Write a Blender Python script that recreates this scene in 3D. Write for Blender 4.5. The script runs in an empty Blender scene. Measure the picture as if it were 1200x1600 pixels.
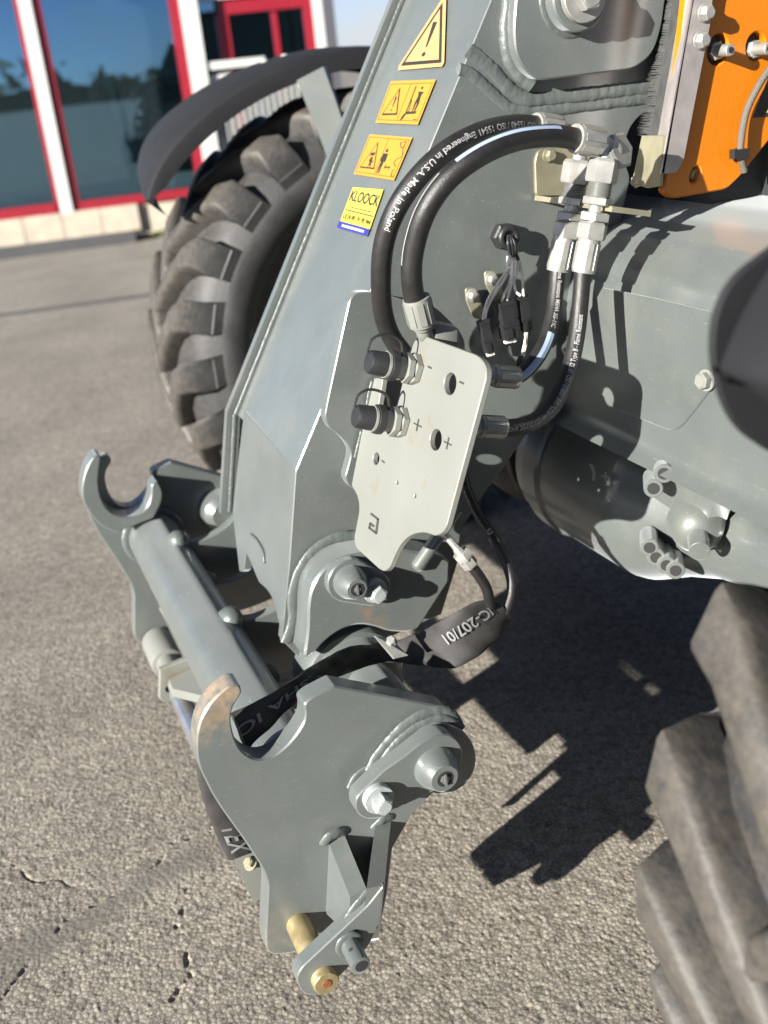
import bpy, math, random
import numpy as np
from mathutils import Vector, Matrix
from mathutils.geometry import tessellate_polygon
random.seed(4); rng = np.random.default_rng(7)
S = bpy.context.scene
COL = S.collection

# ------------------------------------------------------------------ camera
# World axes: X = towards the machine's rear, Y = across the machine (away from the camera), Z = up.
FPX = 1700.0; CX, CY = 600.0, 800.0; H = 1.05; DZ = H - 1.05
def nrm(v): v = np.asarray(v, float); return v / np.linalg.norm(v)
_nad = np.array([430.0, 4050.0]); _vl = np.array([-740.0, 0.0]); _vl[1] = -(FPX**2 + _nad[0]*_vl[0]) / _nad[1]
_dn = nrm([_nad[0], _nad[1], FPX]); _L = nrm([_vl[0], _vl[1], FPX]); _B = np.cross(_dn, _L)
if _B[0] < 0: _B = -_B
RC = np.array([_B, _L, -_dn]); ORI = np.array([0.0, 0.0, H])
cam = bpy.data.cameras.new('camera'); camo = bpy.data.objects.new('camera', cam); COL.objects.link(camo)
cr, cu, cb = RC @ [1, 0, 0], RC @ [0, -1, 0], RC @ [0, 0, -1]
camo.matrix_world = Matrix(((cr[0], cu[0], cb[0], 0), (cr[1], cu[1], cb[1], 0), (cr[2], cu[2], cb[2], H), (0, 0, 0, 1)))
cam.sensor_fit = 'HORIZONTAL'; cam.sensor_width = 36; cam.lens = 36 * FPX / 1200
cam.clip_start = 0.02; cam.clip_end = 2000
cam.dof.use_dof = True; cam.dof.focus_distance = 1.22; cam.dof.aperture_fstop = 5.8
S.camera = camo
# ------------------------------------------------------------------ light
SUN = nrm([1.0, 0.44, -0.365])                     # direction the sunlight travels
W = bpy.data.worlds.new('World'); S.world = W; W.use_nodes = True
nt = W.node_tree; nt.nodes.clear()
out = nt.nodes.new('ShaderNodeOutputWorld'); bg = nt.nodes.new('ShaderNodeBackground')
sky = nt.nodes.new('ShaderNodeTexSky'); sky.sky_type = 'NISHITA'; sky.sun_disc = False
sky.sun_elevation = math.asin(-SUN[2]); sky.air_density = 0.36; sky.dust_density = 0.3; sky.ozone_density = 2.5; sky.sun_rotation = math.atan2(-SUN[0], -SUN[1])
tc = nt.nodes.new('ShaderNodeTexCoord'); mp = nt.nodes.new('ShaderNodeMapping'); mp.inputs['Scale'].default_value = (1.0, 1.0, 2.6)
cn = nt.nodes.new('ShaderNodeTexNoise'); cn.inputs['Scale'].default_value = 2.2; cn.inputs['Detail'].default_value = 9; cn.inputs['Roughness'].default_value = 0.58
crp = nt.nodes.new('ShaderNodeValToRGB'); crp.color_ramp.elements[0].position = 0.56; crp.color_ramp.elements[1].position = 0.76
mxc = nt.nodes.new('ShaderNodeMix'); mxc.data_type = 'RGBA'; mxc.inputs['B'].default_value = (4.2, 4.5, 4.8, 1)
nt.links.new(tc.outputs['Generated'], mp.inputs['Vector']); nt.links.new(mp.outputs[0], cn.inputs['Vector'])
sepz = nt.nodes.new('ShaderNodeSeparateXYZ'); nt.links.new(tc.outputs['Generated'], sepz.inputs[0])
def mr_(a, b, c, d):
    n = nt.nodes.new('ShaderNodeMapRange'); n.interpolation_type = 'SMOOTHSTEP'
    for k, v in zip(('From Min', 'From Max', 'To Min', 'To Max'), (a, b, c, d)): n.inputs[k].default_value = v
    nt.links.new(sepz.outputs[2], n.inputs['Value']); return n.outputs[0]
lowc = mr_(0.0, 0.11, 0.24, 0.0); hib = nt.nodes.new('ShaderNodeMath'); hib.operation = 'ADD'; hib.use_clamp = True       # cloud banks thicken towards the horizon
nt.links.new(cn.outputs['Fac'], hib.inputs[0]); nt.links.new(lowc, hib.inputs[1]); nt.links.new(hib.outputs[0], crp.inputs[0])
nt.links.new(crp.outputs[0], mxc.inputs['Factor'])
nt.links.new(sky.outputs[0], mxc.inputs['A']); nt.links.new(mxc.outputs['Result'], bg.inputs[0]); bg.inputs[1].default_value = 0.05
nt.links.new(bg.outputs[0], out.inputs[0])
sl = bpy.data.lights.new('sun', 'SUN'); sl.energy = 5.0; sl.angle = math.radians(0.53); sl.color = (1.0, 0.96, 0.89)
so = bpy.data.objects.new('sun', sl); COL.objects.link(so); so.location = (-6, -4, 5)
so.rotation_euler = Vector(SUN).to_track_quat('-Z', 'Y').to_euler()
S.view_settings.view_transform = 'Standard'; S.view_settings.look = 'None'; S.view_settings.exposure = 1.78; S.view_settings.gamma = 1.0
S.view_settings.use_curve_mapping = False
S.cycles.max_bounces = 6; S.cycles.use_denoising = True

# ------------------------------------------------------------------ finding the place of a point
XA, LA, ZA = np.eye(3)
def ray(p): return RC @ np.array([(p[0]-CX)/FPX, (p[1]-CY)/FPX, 1.0])
def PL(x, y, l): r = ray((x, y)); return ORI + r * (l / r[1])
def PX(x, y, X): r = ray((x, y)); return ORI + r * (X / r[0])
def PZ(x, y, z=0.0): r = ray((x, y)); return ORI + r * ((z - H) / r[2])
def PP(x, y, P0, n): r = ray((x, y)); return ORI + r * (np.dot(P0 - ORI, n) / np.dot(r, n))
def DEP(P): return (RC.T @ (np.asarray(P) - ORI))[2]

# ------------------------------------------------------------------ materials
MATS = {}
def mat(name, col, rough=0.5, metal=0.0, spec=0.5, noise=0.0, nscale=30, bump=0.0, bscale=200, coat=0.0, sheen=0.0, col2=None, c2scale=8, c2lo=0.5, c2hi=0.7, detail=4):
    m = bpy.data.materials.new(name); m.use_nodes = True; MATS[name] = m
    t = m.node_tree; b = t.nodes['Principled BSDF']
    b.inputs['Base Color'].default_value = (*col, 1); b.inputs['Roughness'].default_value = rough
    b.inputs['Metallic'].default_value = metal; b.inputs['Specular IOR Level'].default_value = spec
    b.inputs['Coat Weight'].default_value = coat; b.inputs['Coat Roughness'].default_value = 0.22; b.inputs['Coat IOR'].default_value = 1.5; b.inputs['Sheen Weight'].default_value = sheen; b.inputs['Sheen Roughness'].default_value = 0.45; b.inputs['Sheen Tint'].default_value = (0.93, 1.0, 1.0, 1)
    geo = t.nodes.new('ShaderNodeNewGeometry')
    cs = None
    if noise:
        n = t.nodes.new('ShaderNodeTexNoise'); n.inputs['Scale'].default_value = nscale; n.inputs['Detail'].default_value = 6
        t.links.new(geo.outputs['Position'], n.inputs['Vector'])
        mr = t.nodes.new('ShaderNodeMapRange'); mr.inputs['From Min'].default_value = 0.3; mr.inputs['From Max'].default_value = 0.7
        mr.inputs['To Min'].default_value = 1 - noise; mr.inputs['To Max'].default_value = 1 + noise
        t.links.new(n.outputs['Fac'], mr.inputs['Value'])
        mul = t.nodes.new('ShaderNodeMix'); mul.data_type = 'RGBA'; mul.blend_type = 'MULTIPLY'; mul.inputs['Factor'].default_value = 1
        mul.inputs['A'].default_value = (*col, 1); t.links.new(mr.outputs[0], mul.inputs['B']); cs = mul.outputs['Result']
        mr2 = t.nodes.new('ShaderNodeMapRange'); mr2.inputs['To Min'].default_value = max(0.05, rough - 0.12); mr2.inputs['To Max'].default_value = min(1, rough + 0.12)
        t.links.new(n.outputs['Fac'], mr2.inputs['Value']); t.links.new(mr2.outputs[0], b.inputs['Roughness'])
    if col2:
        n2 = t.nodes.new('ShaderNodeTexNoise'); n2.inputs['Scale'].default_value = c2scale; n2.inputs['Detail'].default_value = 8; n2.inputs['Roughness'].default_value = 0.65
        t.links.new(geo.outputs['Position'], n2.inputs['Vector'])
        m2 = t.nodes.new('ShaderNodeMapRange'); m2.inputs['From Min'].default_value = c2lo; m2.inputs['From Max'].default_value = c2hi
        t.links.new(n2.outputs['Fac'], m2.inputs['Value'])
        mx = t.nodes.new('ShaderNodeMix'); mx.data_type = 'RGBA'; mx.inputs['A'].default_value = (*col, 1); mx.inputs['B'].default_value = (*col2, 1)
        if cs: t.links.new(cs, mx.inputs['A'])
        t.links.new(m2.outputs[0], mx.inputs['Factor']); cs = mx.outputs['Result']
    if cs: t.links.new(cs, b.inputs['Base Color'])
    if bump:
        n3 = t.nodes.new('ShaderNodeTexNoise'); n3.inputs['Scale'].default_value = bscale; n3.inputs['Detail'].default_value = detail
        t.links.new(geo.outputs['Position'], n3.inputs['Vector'])
        bp = t.nodes.new('ShaderNodeBump'); bp.inputs['Strength'].default_value = bump; bp.inputs['Distance'].default_value = 0.002
        t.links.new(n3.outputs['Fac'], bp.inputs['Height']); t.links.new(bp.outputs[0], b.inputs['Normal'])
    return m
PAINT = mat('grey_paint', (0.069, 0.079, 0.0745), 0.50, noise=0.07, nscale=14, coat=1.0, sheen=0.30, bump=0.10, bscale=420, col2=(0.084, 0.086, 0.073), c2scale=26, c2lo=0.60, c2hi=0.80)
PALE = mat('pale_grey_paint', (0.150, 0.154, 0.138), 0.42, noise=0.05, nscale=10, bump=0.08, bscale=380, col2=(0.135, 0.112, 0.070), c2scale=20, c2lo=0.56, c2hi=0.80)
WELD = mat('painted_weld', (0.074, 0.085, 0.080), 0.40, noise=0.06, nscale=40, bump=0.45, bscale=170)
ORANGE = mat('orange_paint', (0.42, 0.125, 0.002), 0.38, noise=0.03, nscale=10, bump=0.10, bscale=380)
ZINC = mat('zinc_plating', (0.34, 0.335, 0.31), 0.42, metal=0.6, noise=0.10, nscale=70, bump=0.10, bscale=500)
BOLT = mat('painted_bolt', (0.26, 0.28, 0.275), 0.34, metal=0.1, noise=0.10, nscale=120, bump=0.3, bscale=500)
OLIVE = mat('yellow_zinc', (0.26, 0.24, 0.165), 0.45, metal=0.5, noise=0.15, nscale=30, bump=0.06)
ALU = mat('brushed_bracket', (0.33, 0.30, 0.29), 0.50, metal=0.5, noise=0.12, nscale=45, bump=0.10, bscale=300)
BRASS = mat('bronze_pin', (0.30, 0.24, 0.125), 0.40, metal=0.55, noise=0.18, nscale=90, bump=0.1, col2=(0.36, 0.22, 0.08), c2scale=60, c2lo=0.62, c2hi=0.8)
RUST = mat('rusty_hole', (0.16, 0.05, 0.012), 0.85, noise=0.4, nscale=200, bump=0.4)
HOSE = mat('hose_rubber', (0.011, 0.010, 0.0095), 0.46, noise=0.2, nscale=70, bump=0.25, bscale=700)
RUB = mat('black_plastic', (0.013, 0.0135, 0.0145), 0.48, noise=0.1, nscale=60, bump=0.12, bscale=600)
FEND = mat('fender_plastic', (0.0085, 0.0088, 0.0105), 0.72, spec=0.3, noise=0.1, nscale=20, bump=0.2, bscale=700)
FABR = mat('woven_sleeve', (0.018, 0.0165, 0.0155), 0.70, noise=0.2, nscale=90, bump=0.35, bscale=900)
INK = mat('white_print', (0.30, 0.30, 0.29), 0.6)
INKG = mat('grey_print', (0.15, 0.15, 0.15), 0.7)
BLUEINK = mat('pale_blue_stripe', (0.26, 0.33, 0.45), 0.5)
BLK = mat('black_ink', (0.018, 0.016, 0.014), 0.55)
DARK = mat('recess_shade', (0.010, 0.010, 0.010), 0.8)  # near-black discs paint the shade inside bores and sockets
ENGR = mat('engraved_shade', (0.030, 0.030, 0.027), 0.7)
YEL = mat('sticker_amber', (0.38, 0.185, 0.022), 0.35)
YELP = mat('sticker_pale_amber', (0.38, 0.235, 0.095), 0.35)
YEL2 = mat('sticker_yellow', (0.42, 0.345, 0.045), 0.35)
NAVY = mat('navy_ink', (0.008, 0.009, 0.035), 0.5)
BLU = mat('sticker_blue', (0.028, 0.030, 0.17), 0.35)
STW = mat('sticker_white', (0.5, 0.5, 0.5), 0.4)
RED = mat('red_frame_paint', (0.19, 0.008, 0.016), 0.35, noise=0.05)
WHT = mat('white_frame', (0.42, 0.42, 0.40), 0.4, noise=0.04, nscale=5)
WIRE = mat('wire_white', (0.60, 0.57, 0.52), 0.5)
BRUSHM = mat('brush_seal', (0.035, 0.035, 0.034), 0.7, noise=0.25, nscale=60, bump=0.3, bscale=250)
RIMM = mat('rim_paint', (0.10, 0.10, 0.10), 0.5, noise=0.2)
STEEL = mat('dull_steel', (0.22, 0.22, 0.21), 0.42, metal=0.6, noise=0.1)
CHROME = mat('chrome_rod', (0.62, 0.63, 0.65), 0.22, metal=0.9, noise=0.1)
STONE = mat('sill_stone', (0.33, 0.285, 0.225), 0.85, noise=0.12, nscale=12, bump=0.4, bscale=90)
KERB = mat('kerb_concrete', (0.045, 0.045, 0.047), 0.9, noise=0.15, nscale=9, bump=0.4, bscale=120)
LEAF = mat('weed_green', (0.11, 0.14, 0.02), 0.7, noise=0.3, nscale=40)
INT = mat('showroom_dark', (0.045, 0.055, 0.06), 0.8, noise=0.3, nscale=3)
INTG = mat('showroom_machine_grey', (0.50, 0.53, 0.52), 0.6)
TREEM = mat('treeline_green', (0.035, 0.05, 0.025), 0.9, noise=0.4, nscale=1.5)

def wear():
    """Dust specks and fine scuffs over the grey paint, bare worn steel on the hook tip, a rust run under the boom bolt."""
    t = PAINT.node_tree; b = t.nodes['Principled BSDF']; geo = t.nodes.new('ShaderNodeNewGeometry')
    src = b.inputs['Base Color'].links[0].from_socket
    def layer(src, fac, col):
        m = t.nodes.new('ShaderNodeMix'); m.data_type = 'RGBA'; m.inputs['B'].default_value = (*col, 1); t.links.new(src, m.inputs['A']); t.links.new(fac, m.inputs['Factor']); return m.outputs['Result']
    def noise(scale, lo, hi, top, detail=6, stretch=None, rough=0.6):
        n = t.nodes.new('ShaderNodeTexNoise'); n.inputs['Scale'].default_value = scale; n.inputs['Detail'].default_value = detail; n.inputs['Roughness'].default_value = rough
        if stretch:
            mp_ = t.nodes.new('ShaderNodeMapping'); mp_.inputs['Scale'].default_value = stretch; mp_.inputs['Rotation'].default_value = (0.3, 0.7, 0.2); t.links.new(geo.outputs['Position'], mp_.inputs[0]); t.links.new(mp_.outputs[0], n.inputs['Vector'])
        else: t.links.new(geo.outputs['Position'], n.inputs['Vector'])
        r = t.nodes.new('ShaderNodeMapRange'); r.inputs['From Min'].default_value = lo; r.inputs['From Max'].default_value = hi; r.inputs['To Max'].default_value = top; t.links.new(n.outputs['Fac'], r.inputs['Value']); return r.outputs[0]
    def mul(a, c):
        n = t.nodes.new('ShaderNodeMath'); n.operation = 'MULTIPLY'; t.links.new(a, n.inputs[0]); t.links.new(c, n.inputs[1]); return n.outputs[0]
    c = layer(src, noise(230, 0.66, 0.74, 0.5), (0.24, 0.24, 0.22))
    c = layer(c, noise(60, 0.66, 0.72, 0.45, 3, (1, 1, 14)), (0.20, 0.205, 0.19))
    c = layer(c, noise(9, 0.52, 0.75, 0.35), (0.135, 0.128, 0.105))
    def spot(p, r0, r1, col, sc, lo, hi):
        d = t.nodes.new('ShaderNodeVectorMath'); d.operation = 'DISTANCE'; d.inputs[1].default_value = tuple(p); t.links.new(geo.outputs['Position'], d.inputs[0])
        m = t.nodes.new('ShaderNodeMapRange'); m.inputs['From Min'].default_value = r0; m.inputs['From Max'].default_value = r1; m.inputs['To Min'].default_value = 1; m.inputs['To Max'].default_value = 0; t.links.new(d.outputs['Value'], m.inputs['Value'])
        return mul(m.outputs[0], noise(sc, lo, hi, 0.9)), col
    for a in (spot(PL(345, 1078, 0.98), 0.012, 0.045, (0.28, 0.19, 0.105), 60, 0.35, 0.6), spot(PL(322, 1125, 0.985), 0.008, 0.034, (0.27, 0.19, 0.11), 60, 0.42, 0.62), spot(PL(340, 1118, 0.964), 0.0, 0.014, (0.20, 0.125, 0.065), 90, 0.35, 0.6),
              spot(PL(572, 962, 1.17), 0.0, 0.020, (0.17, 0.10, 0.045), 70, 0.40, 0.65), spot(PL(594, 975, 1.17), 0.0, 0.016, (0.16, 0.11, 0.05), 70, 0.40, 0.65), spot(PL(455, 1470, 0.964), 0.0, 0.06, (0.16, 0.14, 0.10), 40, 0.40, 0.7)):
        c = layer(c, *a)
    t.links.new(c, b.inputs['Base Color'])
wear()
# tyre rubber with tan dust on the tread
TYRE = mat('tyre_rubber', (0.022, 0.0215, 0.021), 0.62, noise=0.25, nscale=25, bump=0.4, bscale=160)
def _tyre():
    t = TYRE.node_tree; b = t.nodes['Principled BSDF']
    tcn = t.nodes.new('ShaderNodeTexCoord'); sep = t.nodes.new('ShaderNodeSeparateXYZ'); t.links.new(tcn.outputs['Object'], sep.inputs[0])
    def mth(op, a, bb=None):
        n = t.nodes.new('ShaderNodeMath'); n.operation = op
        for i, v in enumerate((a, bb)):
            if v is None: continue
            if isinstance(v, (int, float)): n.inputs[i].default_value = v
            else: t.links.new(v, n.inputs[i])
        return n.outputs[0]
    r = mth('SQRT', mth('ADD', mth('MULTIPLY', sep.outputs[0], sep.outputs[0]), mth('MULTIPLY', sep.outputs[2], sep.outputs[2])))
    no = t.nodes.new('ShaderNodeTexNoise'); no.inputs['Scale'].default_value = 75; no.inputs['Detail'].default_value = 12; no.inputs['Roughness'].default_value = 0.82
    mpn = t.nodes.new('ShaderNodeMapping'); mpn.inputs['Scale'].default_value = (1, 0.6, 1)
    t.links.new(tcn.outputs['Object'], mpn.inputs[0]); t.links.new(mpn.outputs[0], no.inputs['Vector'])
    fr = t.nodes.new('ShaderNodeMapRange'); fr.inputs['From Min'].default_value = 0.395; fr.inputs['From Max'].default_value = 0.470
    t.links.new(r, fr.inputs['Value'])
    s = mth('ADD', mth('MULTIPLY', fr.outputs[0], 0.24), no.outputs['Fac'])
    m2 = t.nodes.new('ShaderNodeMapRange'); m2.inputs['From Min'].default_value = 0.57; m2.inputs['From Max'].default_value = 1.02; m2.inputs['To Max'].default_value = 0.7
    t.links.new(s, m2.inputs['Value'])
    mx = t.nodes.new('ShaderNodeMix'); mx.data_type = 'RGBA'; mx.inputs['B'].default_value = (0.125, 0.104, 0.078, 1)
    src = b.inputs['Base Color'].links[0].from_socket
    t.links.new(src, mx.inputs['A']); t.links.new(m2.outputs[0], mx.inputs['Factor']); t.links.new(mx.outputs['Result'], b.inputs['Base Color'])
_tyre()

# ------------------------------------------------------------------ mesh building
class MB:
    def __init__(s): s.v = []; s.f = []; s.m = []
    def add(s, vs, fs, mi=0):
        o = len(s.v); s.v.extend([tuple(map(float, p)) for p in vs]); s.f.extend([tuple(i+o for i in f) for f in fs]); s.m.extend([mi]*len(fs))
    def merge(s, other, mi=None):
        o = len(s.v); s.v += other.v; s.f += [tuple(i+o for i in f) for f in other.f]; s.m += [mi if mi is not None else k for k in other.m]
    # a closed shape between two rings of the same length
    def rings(s, rings, mi=0, cap0=True, cap1=True, closed=True):
        n = len(rings[0]); vs = [p for r in rings for p in r]; fs = []
        for k in range(len(rings)-1):
            for i in range(n if closed else n-1):
                j = (i+1) % n; fs.append((k*n+i, k*n+j, (k+1)*n+j, (k+1)*n+i))
        if cap0: fs.append(tuple(range(n-1, -1, -1)))
        if cap1: fs.append(tuple((len(rings)-1)*n+i for i in range(n)))
        s.add(vs, fs, mi)
    def lathe(s, P0, ax, prof, seg=32, mi=0, ends=True):
        ax = nrm(ax); a = nrm(np.cross(ax, [0.13, 0.21, 0.97])); b = np.cross(ax, a); P0 = np.asarray(P0)
        rs = [[P0 + ax*d + r*(math.cos(t)*a + math.sin(t)*b) for t in np.linspace(0, 2*math.pi, seg, endpoint=False)] for d, r in prof]
        s.rings(rs, mi, ends, ends)
    def hexhead(s, P0, ax, r, hgt, rot=0.3, mi=0):
        ax = nrm(ax); a = nrm(np.cross(ax, [0.13, 0.21, 0.97])); b = np.cross(ax, a); P0 = np.asarray(P0)
        def ring(d, rr, n=6): return [P0 + ax*d + rr*(math.cos(t+rot)*a + math.sin(t+rot)*b) for t in np.linspace(0, 2*math.pi, n, endpoint=False)]
        s.rings([ring(0, r*0.93), ring(hgt*0.1, r), ring(hgt*0.86, r), ring(hgt, r*0.86)], mi)
    def tube(s, pts, r, seg=16, mi=0, caps=True, flat=None, wob=0):
        pts = np.asarray(pts, float); T, N, B = frames(pts); rs = []
        for i in range(len(pts)):
            rr = r[i] if hasattr(r, '__len__') else r
            if wob: rr *= 1 + wob*(rng.random()-0.5)*2
            rs.append([pts[i] + rr*(math.cos(t)*N[i] + math.sin(t)*B[i]*(flat or 1)) for t in np.linspace(0, 2*math.pi, seg, endpoint=False)])
        s.rings(rs, mi, caps, caps)
    def slab(s, q, th, mi=0):
        q = [np.asarray(p, float) for p in q]; th = np.asarray(th, float); s.rings([[p + th for p in q], q], mi)
    def box(s, lo, hi, mi=0):
        x0, y0, z0 = lo; x1, y1, z1 = hi
        s.slab([(x0, y0, z0), (x1, y0, z0), (x1, y1, z0), (x0, y1, z0)], (0, 0, z1-z0), mi)
def frames(pts, ref=None):
    n = len(pts); T = np.zeros((n, 3)); T[1:-1] = pts[2:]-pts[:-2]; T[0] = pts[1]-pts[0]; T[-1] = pts[-1]-pts[-2]
    T /= np.linalg.norm(T, axis=1)[:, None]
    N = np.zeros((n, 3)); a = np.array([0, 0, 1.0]) if abs(T[0][2]) < 0.9 else np.array([1.0, 0, 0])
    if ref is not None: a = np.asarray(ref)
    N[0] = nrm(a - T[0]*np.dot(a, T[0]))
    for i in range(1, n):
        v = N[i-1] - T[i]*np.dot(N[i-1], T[i]); N[i] = nrm(v)
    return T, N, np.cross(T, N)
def spline(pts, n=60):
    """Catmull-Rom through the points, resampled evenly."""
    p = np.asarray(pts, float); p = np.vstack([2*p[0]-p[1], p, 2*p[-1]-p[-2]]); o = []
    for i in range(1, len(p)-2):
        for t in np.linspace(0, 1, 24, endpoint=False):
            a, b, c, d = p[i-1], p[i], p[i+1], p[i+2]
            o.append(0.5*((2*b)+(-a+c)*t+(2*a-5*b+4*c-d)*t*t+(-a+3*b-3*c+d)*t**3))
    o.append(p[-2]); o = np.array(o); L = np.r_[0, np.cumsum(np.linalg.norm(np.diff(o, axis=0), axis=1))]
    return np.array([[np.interp(s, L, o[:, k]) for k in range(o.shape[1])] for s in np.linspace(0, L[-1], n)])
def rounded(pts):
    """Polygon of (x, y[, radius]): no radius = smooth curve through the edge middles, 0 = sharp."""
    n = len(pts); o = []
    for i in range(n):
        p = np.array(pts[i][:2], float); a = np.array(pts[i-1][:2], float); b = np.array(pts[(i+1) % n][:2], float)
        r = pts[i][2] if len(pts[i]) > 2 else 1e9
        if r == 0: o.append(p); continue
        da, db = np.linalg.norm(a-p), np.linalg.norm(b-p); k = min(r, da/2, db/2)
        p0, p1 = p + (a-p)/da*k, p + (b-p)/db*k
        for t in np.linspace(0, 1, 7 if k > 4 else 4): o.append((1-t)**2*p0 + 2*t*(1-t)*p + t*t*p1)
    q = [o[0]]
    for p in o[1:]:
        if np.linalg.norm(p-q[-1]) > 0.15: q.append(p)
    if np.linalg.norm(q[0]-q[-1]) < 0.15: q.pop()
    return np.array(q)
def area(p): x, y = p[:, 0], p[:, 1]; return 0.5*np.sum(x*np.roll(y, -1)-np.roll(x, -1)*y)
def inset(p, d):
    a = np.roll(p, 1, 0); b = np.roll(p, -1, 0)
    def nn(e): e = e/np.maximum(np.linalg.norm(e, axis=1), 1e-9)[:, None]; return np.c_[-e[:, 1], e[:, 0]]
    n1, n2 = nn(p-a), nn(b-p); m = n1+n2; m /= np.maximum(np.linalg.norm(m, axis=1), 1e-6)[:, None]
    k = 1/np.maximum(0.5, np.sum(m*n1, axis=1)); return p + m*(d*k)[:, None]
def extrude2d(loops, O, u, v, n, t, bev=0.0012, mi=0, mb=None):
    """Solid from 2-D loops (first outer, then holes) in frame O,u,v; front at O facing n, back t behind."""
    mb = mb or MB(); L2 = []
    for k, lp in enumerate(loops):
        lp = np.asarray(lp, float); a = area(lp)
        if (a < 0) == (k == 0): lp = lp[::-1]
        L2.append(lp)
    O, u, v, n = map(np.asarray, (O, u, v, n)); W3 = lambda p, d: [O + q[0]*u + q[1]*v - n*d for q in p]
    ins = [inset(lp, bev) for lp in L2]
    front = [q for lp in ins for q in lp]
    tri = tessellate_polygon([[Vector((q[0], q[1], 0)) for q in lp] for lp in ins])
    base = len(mb.v); fl = flip = None
    def orient(f):
        p = [front[i] for i in f]; return f if (p[1][0]-p[0][0])*(p[2][1]-p[0][1])-(p[1][1]-p[0][1])*(p[2][0]-p[0][0]) > 0 else f[::-1]
    rh = np.dot(np.cross(u, v), n) > 0
    tri = [orient(tuple(f)) for f in tri]
    if not rh: tri = [f[::-1] for f in tri]
    mb.add(W3(front, 0), tri, mi); mb.add(W3(front, t), [f[::-1] for f in tri], mi)
    for lp, il in zip(L2, ins):
        m = len(lp); R = [W3(il, 0), W3(lp, bev), W3(lp, t-bev), W3(il, t)]; fs = []
        for k in range(3):
            for i in range(m):
                j = (i+1) % m; q = (k*m+i, (k+1)*m+i, (k+1)*m+j, k*m+j); fs.append(q if rh else q[::-1])
        mb.add([p for r in R for p in r], fs, mi)
    return mb
def plate(poly, l, t, holes=(), bev=0.0012, mi=0, mb=None):
    """Plate square to the machine's width: outline as seen, front face at Y = l."""
    loops = [[(q[0], q[2]) for q in (PL(p[0], p[1], l) for p in rounded(pl))] for pl in (poly, *holes)]
    return extrude2d(loops, (0, l, 0), XA, ZA, -LA, t, bev, mi, mb)
def plate_on(poly, P0, n, t, holes=(), bev=0.0012, mi=0, mb=None, lift=0.0):
    n = nrm(n); u = LA if abs(n[1]) < 0.9 else XA; u = nrm(u - n*np.dot(u, n)); v = np.cross(n, u); P0 = np.asarray(P0)
    loops = [[(np.dot(q-P0, u), np.dot(q-P0, v)) for q in (PP(p[0], p[1], P0, n) for p in rounded(pl))] for pl in (poly, *holes)]
    return extrude2d(loops, P0 + n*lift, u, v, n, t, bev, mi, mb)
def ell(x, y, rx, ry, n=24, tilt=0): 
    c, s = math.cos(tilt), math.sin(tilt)
    return [(x+rx*math.cos(t)*c-ry*math.sin(t)*s, y+rx*math.cos(t)*s+ry*math.sin(t)*c, 0) for t in np.linspace(0, 2*math.pi, n, endpoint=False)]

ORG = {}
def link(name, mb, mats, parent=None, smooth=38):
    v = np.array(mb.v); lo, hi = v.min(0), v.max(0); org = (lo+hi)/2
    if parent is None: org[2] = lo[2]
    me = bpy.data.meshes.new(name); me.from_pydata([tuple(p) for p in v-org], [], mb.f)
    for m in (mats if isinstance(mats, (list, tuple)) else [mats]): me.materials.append(m)
    if any(mb.m): me.polygons.foreach_set('material_index', mb.m)
    me.validate(); me.update()
    if smooth:
        me.shade_smooth(); me.set_sharp_from_angle(angle=math.radians(smooth))
    o = bpy.data.objects.new(name, me); COL.objects.link(o); ORG[o.name] = org
    if parent is not None: o.parent = parent; o.location = Vector(org - ORG[parent.name])
    else: o.location = Vector(org)
    return o
def empty(name, loc, parent=None):
    o = bpy.data.objects.new(name, None); COL.objects.link(o); ORG[o.name] = np.array(loc, float); o.empty_display_size = 0.1
    if parent is not None: o.parent = parent; o.location = Vector(ORG[o.name]-ORG[parent.name])
    else: o.location = loc
    return o
def tag(o, label=None, cat=None, group=None, kind=None):
    for k, v in (('label', label), ('category', cat), ('group', group), ('kind', kind)):
        if v: o[k] = v
    return o
_txt = {}
def text2d(s):
    """Triangles of a line of lettering, baseline 0, cap height about 0.7, starting at x = 0."""
    if s in _txt: return _txt[s]
    c = bpy.data.curves.new('t', 'FONT'); c.body = s; c.resolution_u = 3; c.offset = 0.014; o = bpy.data.objects.new('t', c); COL.objects.link(o)
    bpy.context.view_layer.update(); e = o.evaluated_get(bpy.context.evaluated_depsgraph_get()); me = e.to_mesh()
    v = np.array([x.co[:2] for x in me.vertices]); f = [tuple(p.vertices) for p in me.polygons]; e.to_mesh_clear()
    bpy.data.objects.remove(o); bpy.data.curves.remove(c); v[:, 0] -= v[:, 0].min(); _txt[s] = (v, f); return v, f
def text_on_tube(mb, pts, r, s, size, s0, ang, mi, flip=False, sx=1.0):
    """Print lettering on a hose: starts at arc length s0, centred at angle ang round it."""
    v, f = text2d(s); pts = np.asarray(pts); T, N, B = frames(pts); Ls = np.r_[0, np.cumsum(np.linalg.norm(np.diff(pts, axis=0), axis=1))]
    o = []
    for x, y in v:
        d = s0 + (-x if flip else x)*size*sx; th = (y-0.35)*size/r; th = th if flip else -th
        d = min(max(d, 0), Ls[-1]); P = np.array([np.interp(d, Ls, pts[:, k]) for k in range(3)])
        i = min(np.searchsorted(Ls, d), len(Ls)-1); a = ang[min(i, len(ang)-1)] + th if hasattr(ang, '__len__') else ang+th
        o.append(P + (r+0.0004)*(math.cos(a)*N[i] + math.sin(a)*B[i]))
    mb.add(o, f, mi)
def facing(pts, side=(0, 0)):
    """Angle round a hose, at each station, that faces the viewer (then turned by side)."""
    T, N, B = frames(np.asarray(pts)); o = []
    for p, n, b in zip(pts, N, B):
        d = nrm(ORI-p); o.append(math.atan2(np.dot(d, b), np.dot(d, n)) + side[0])
    return np.unwrap(o)
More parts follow.
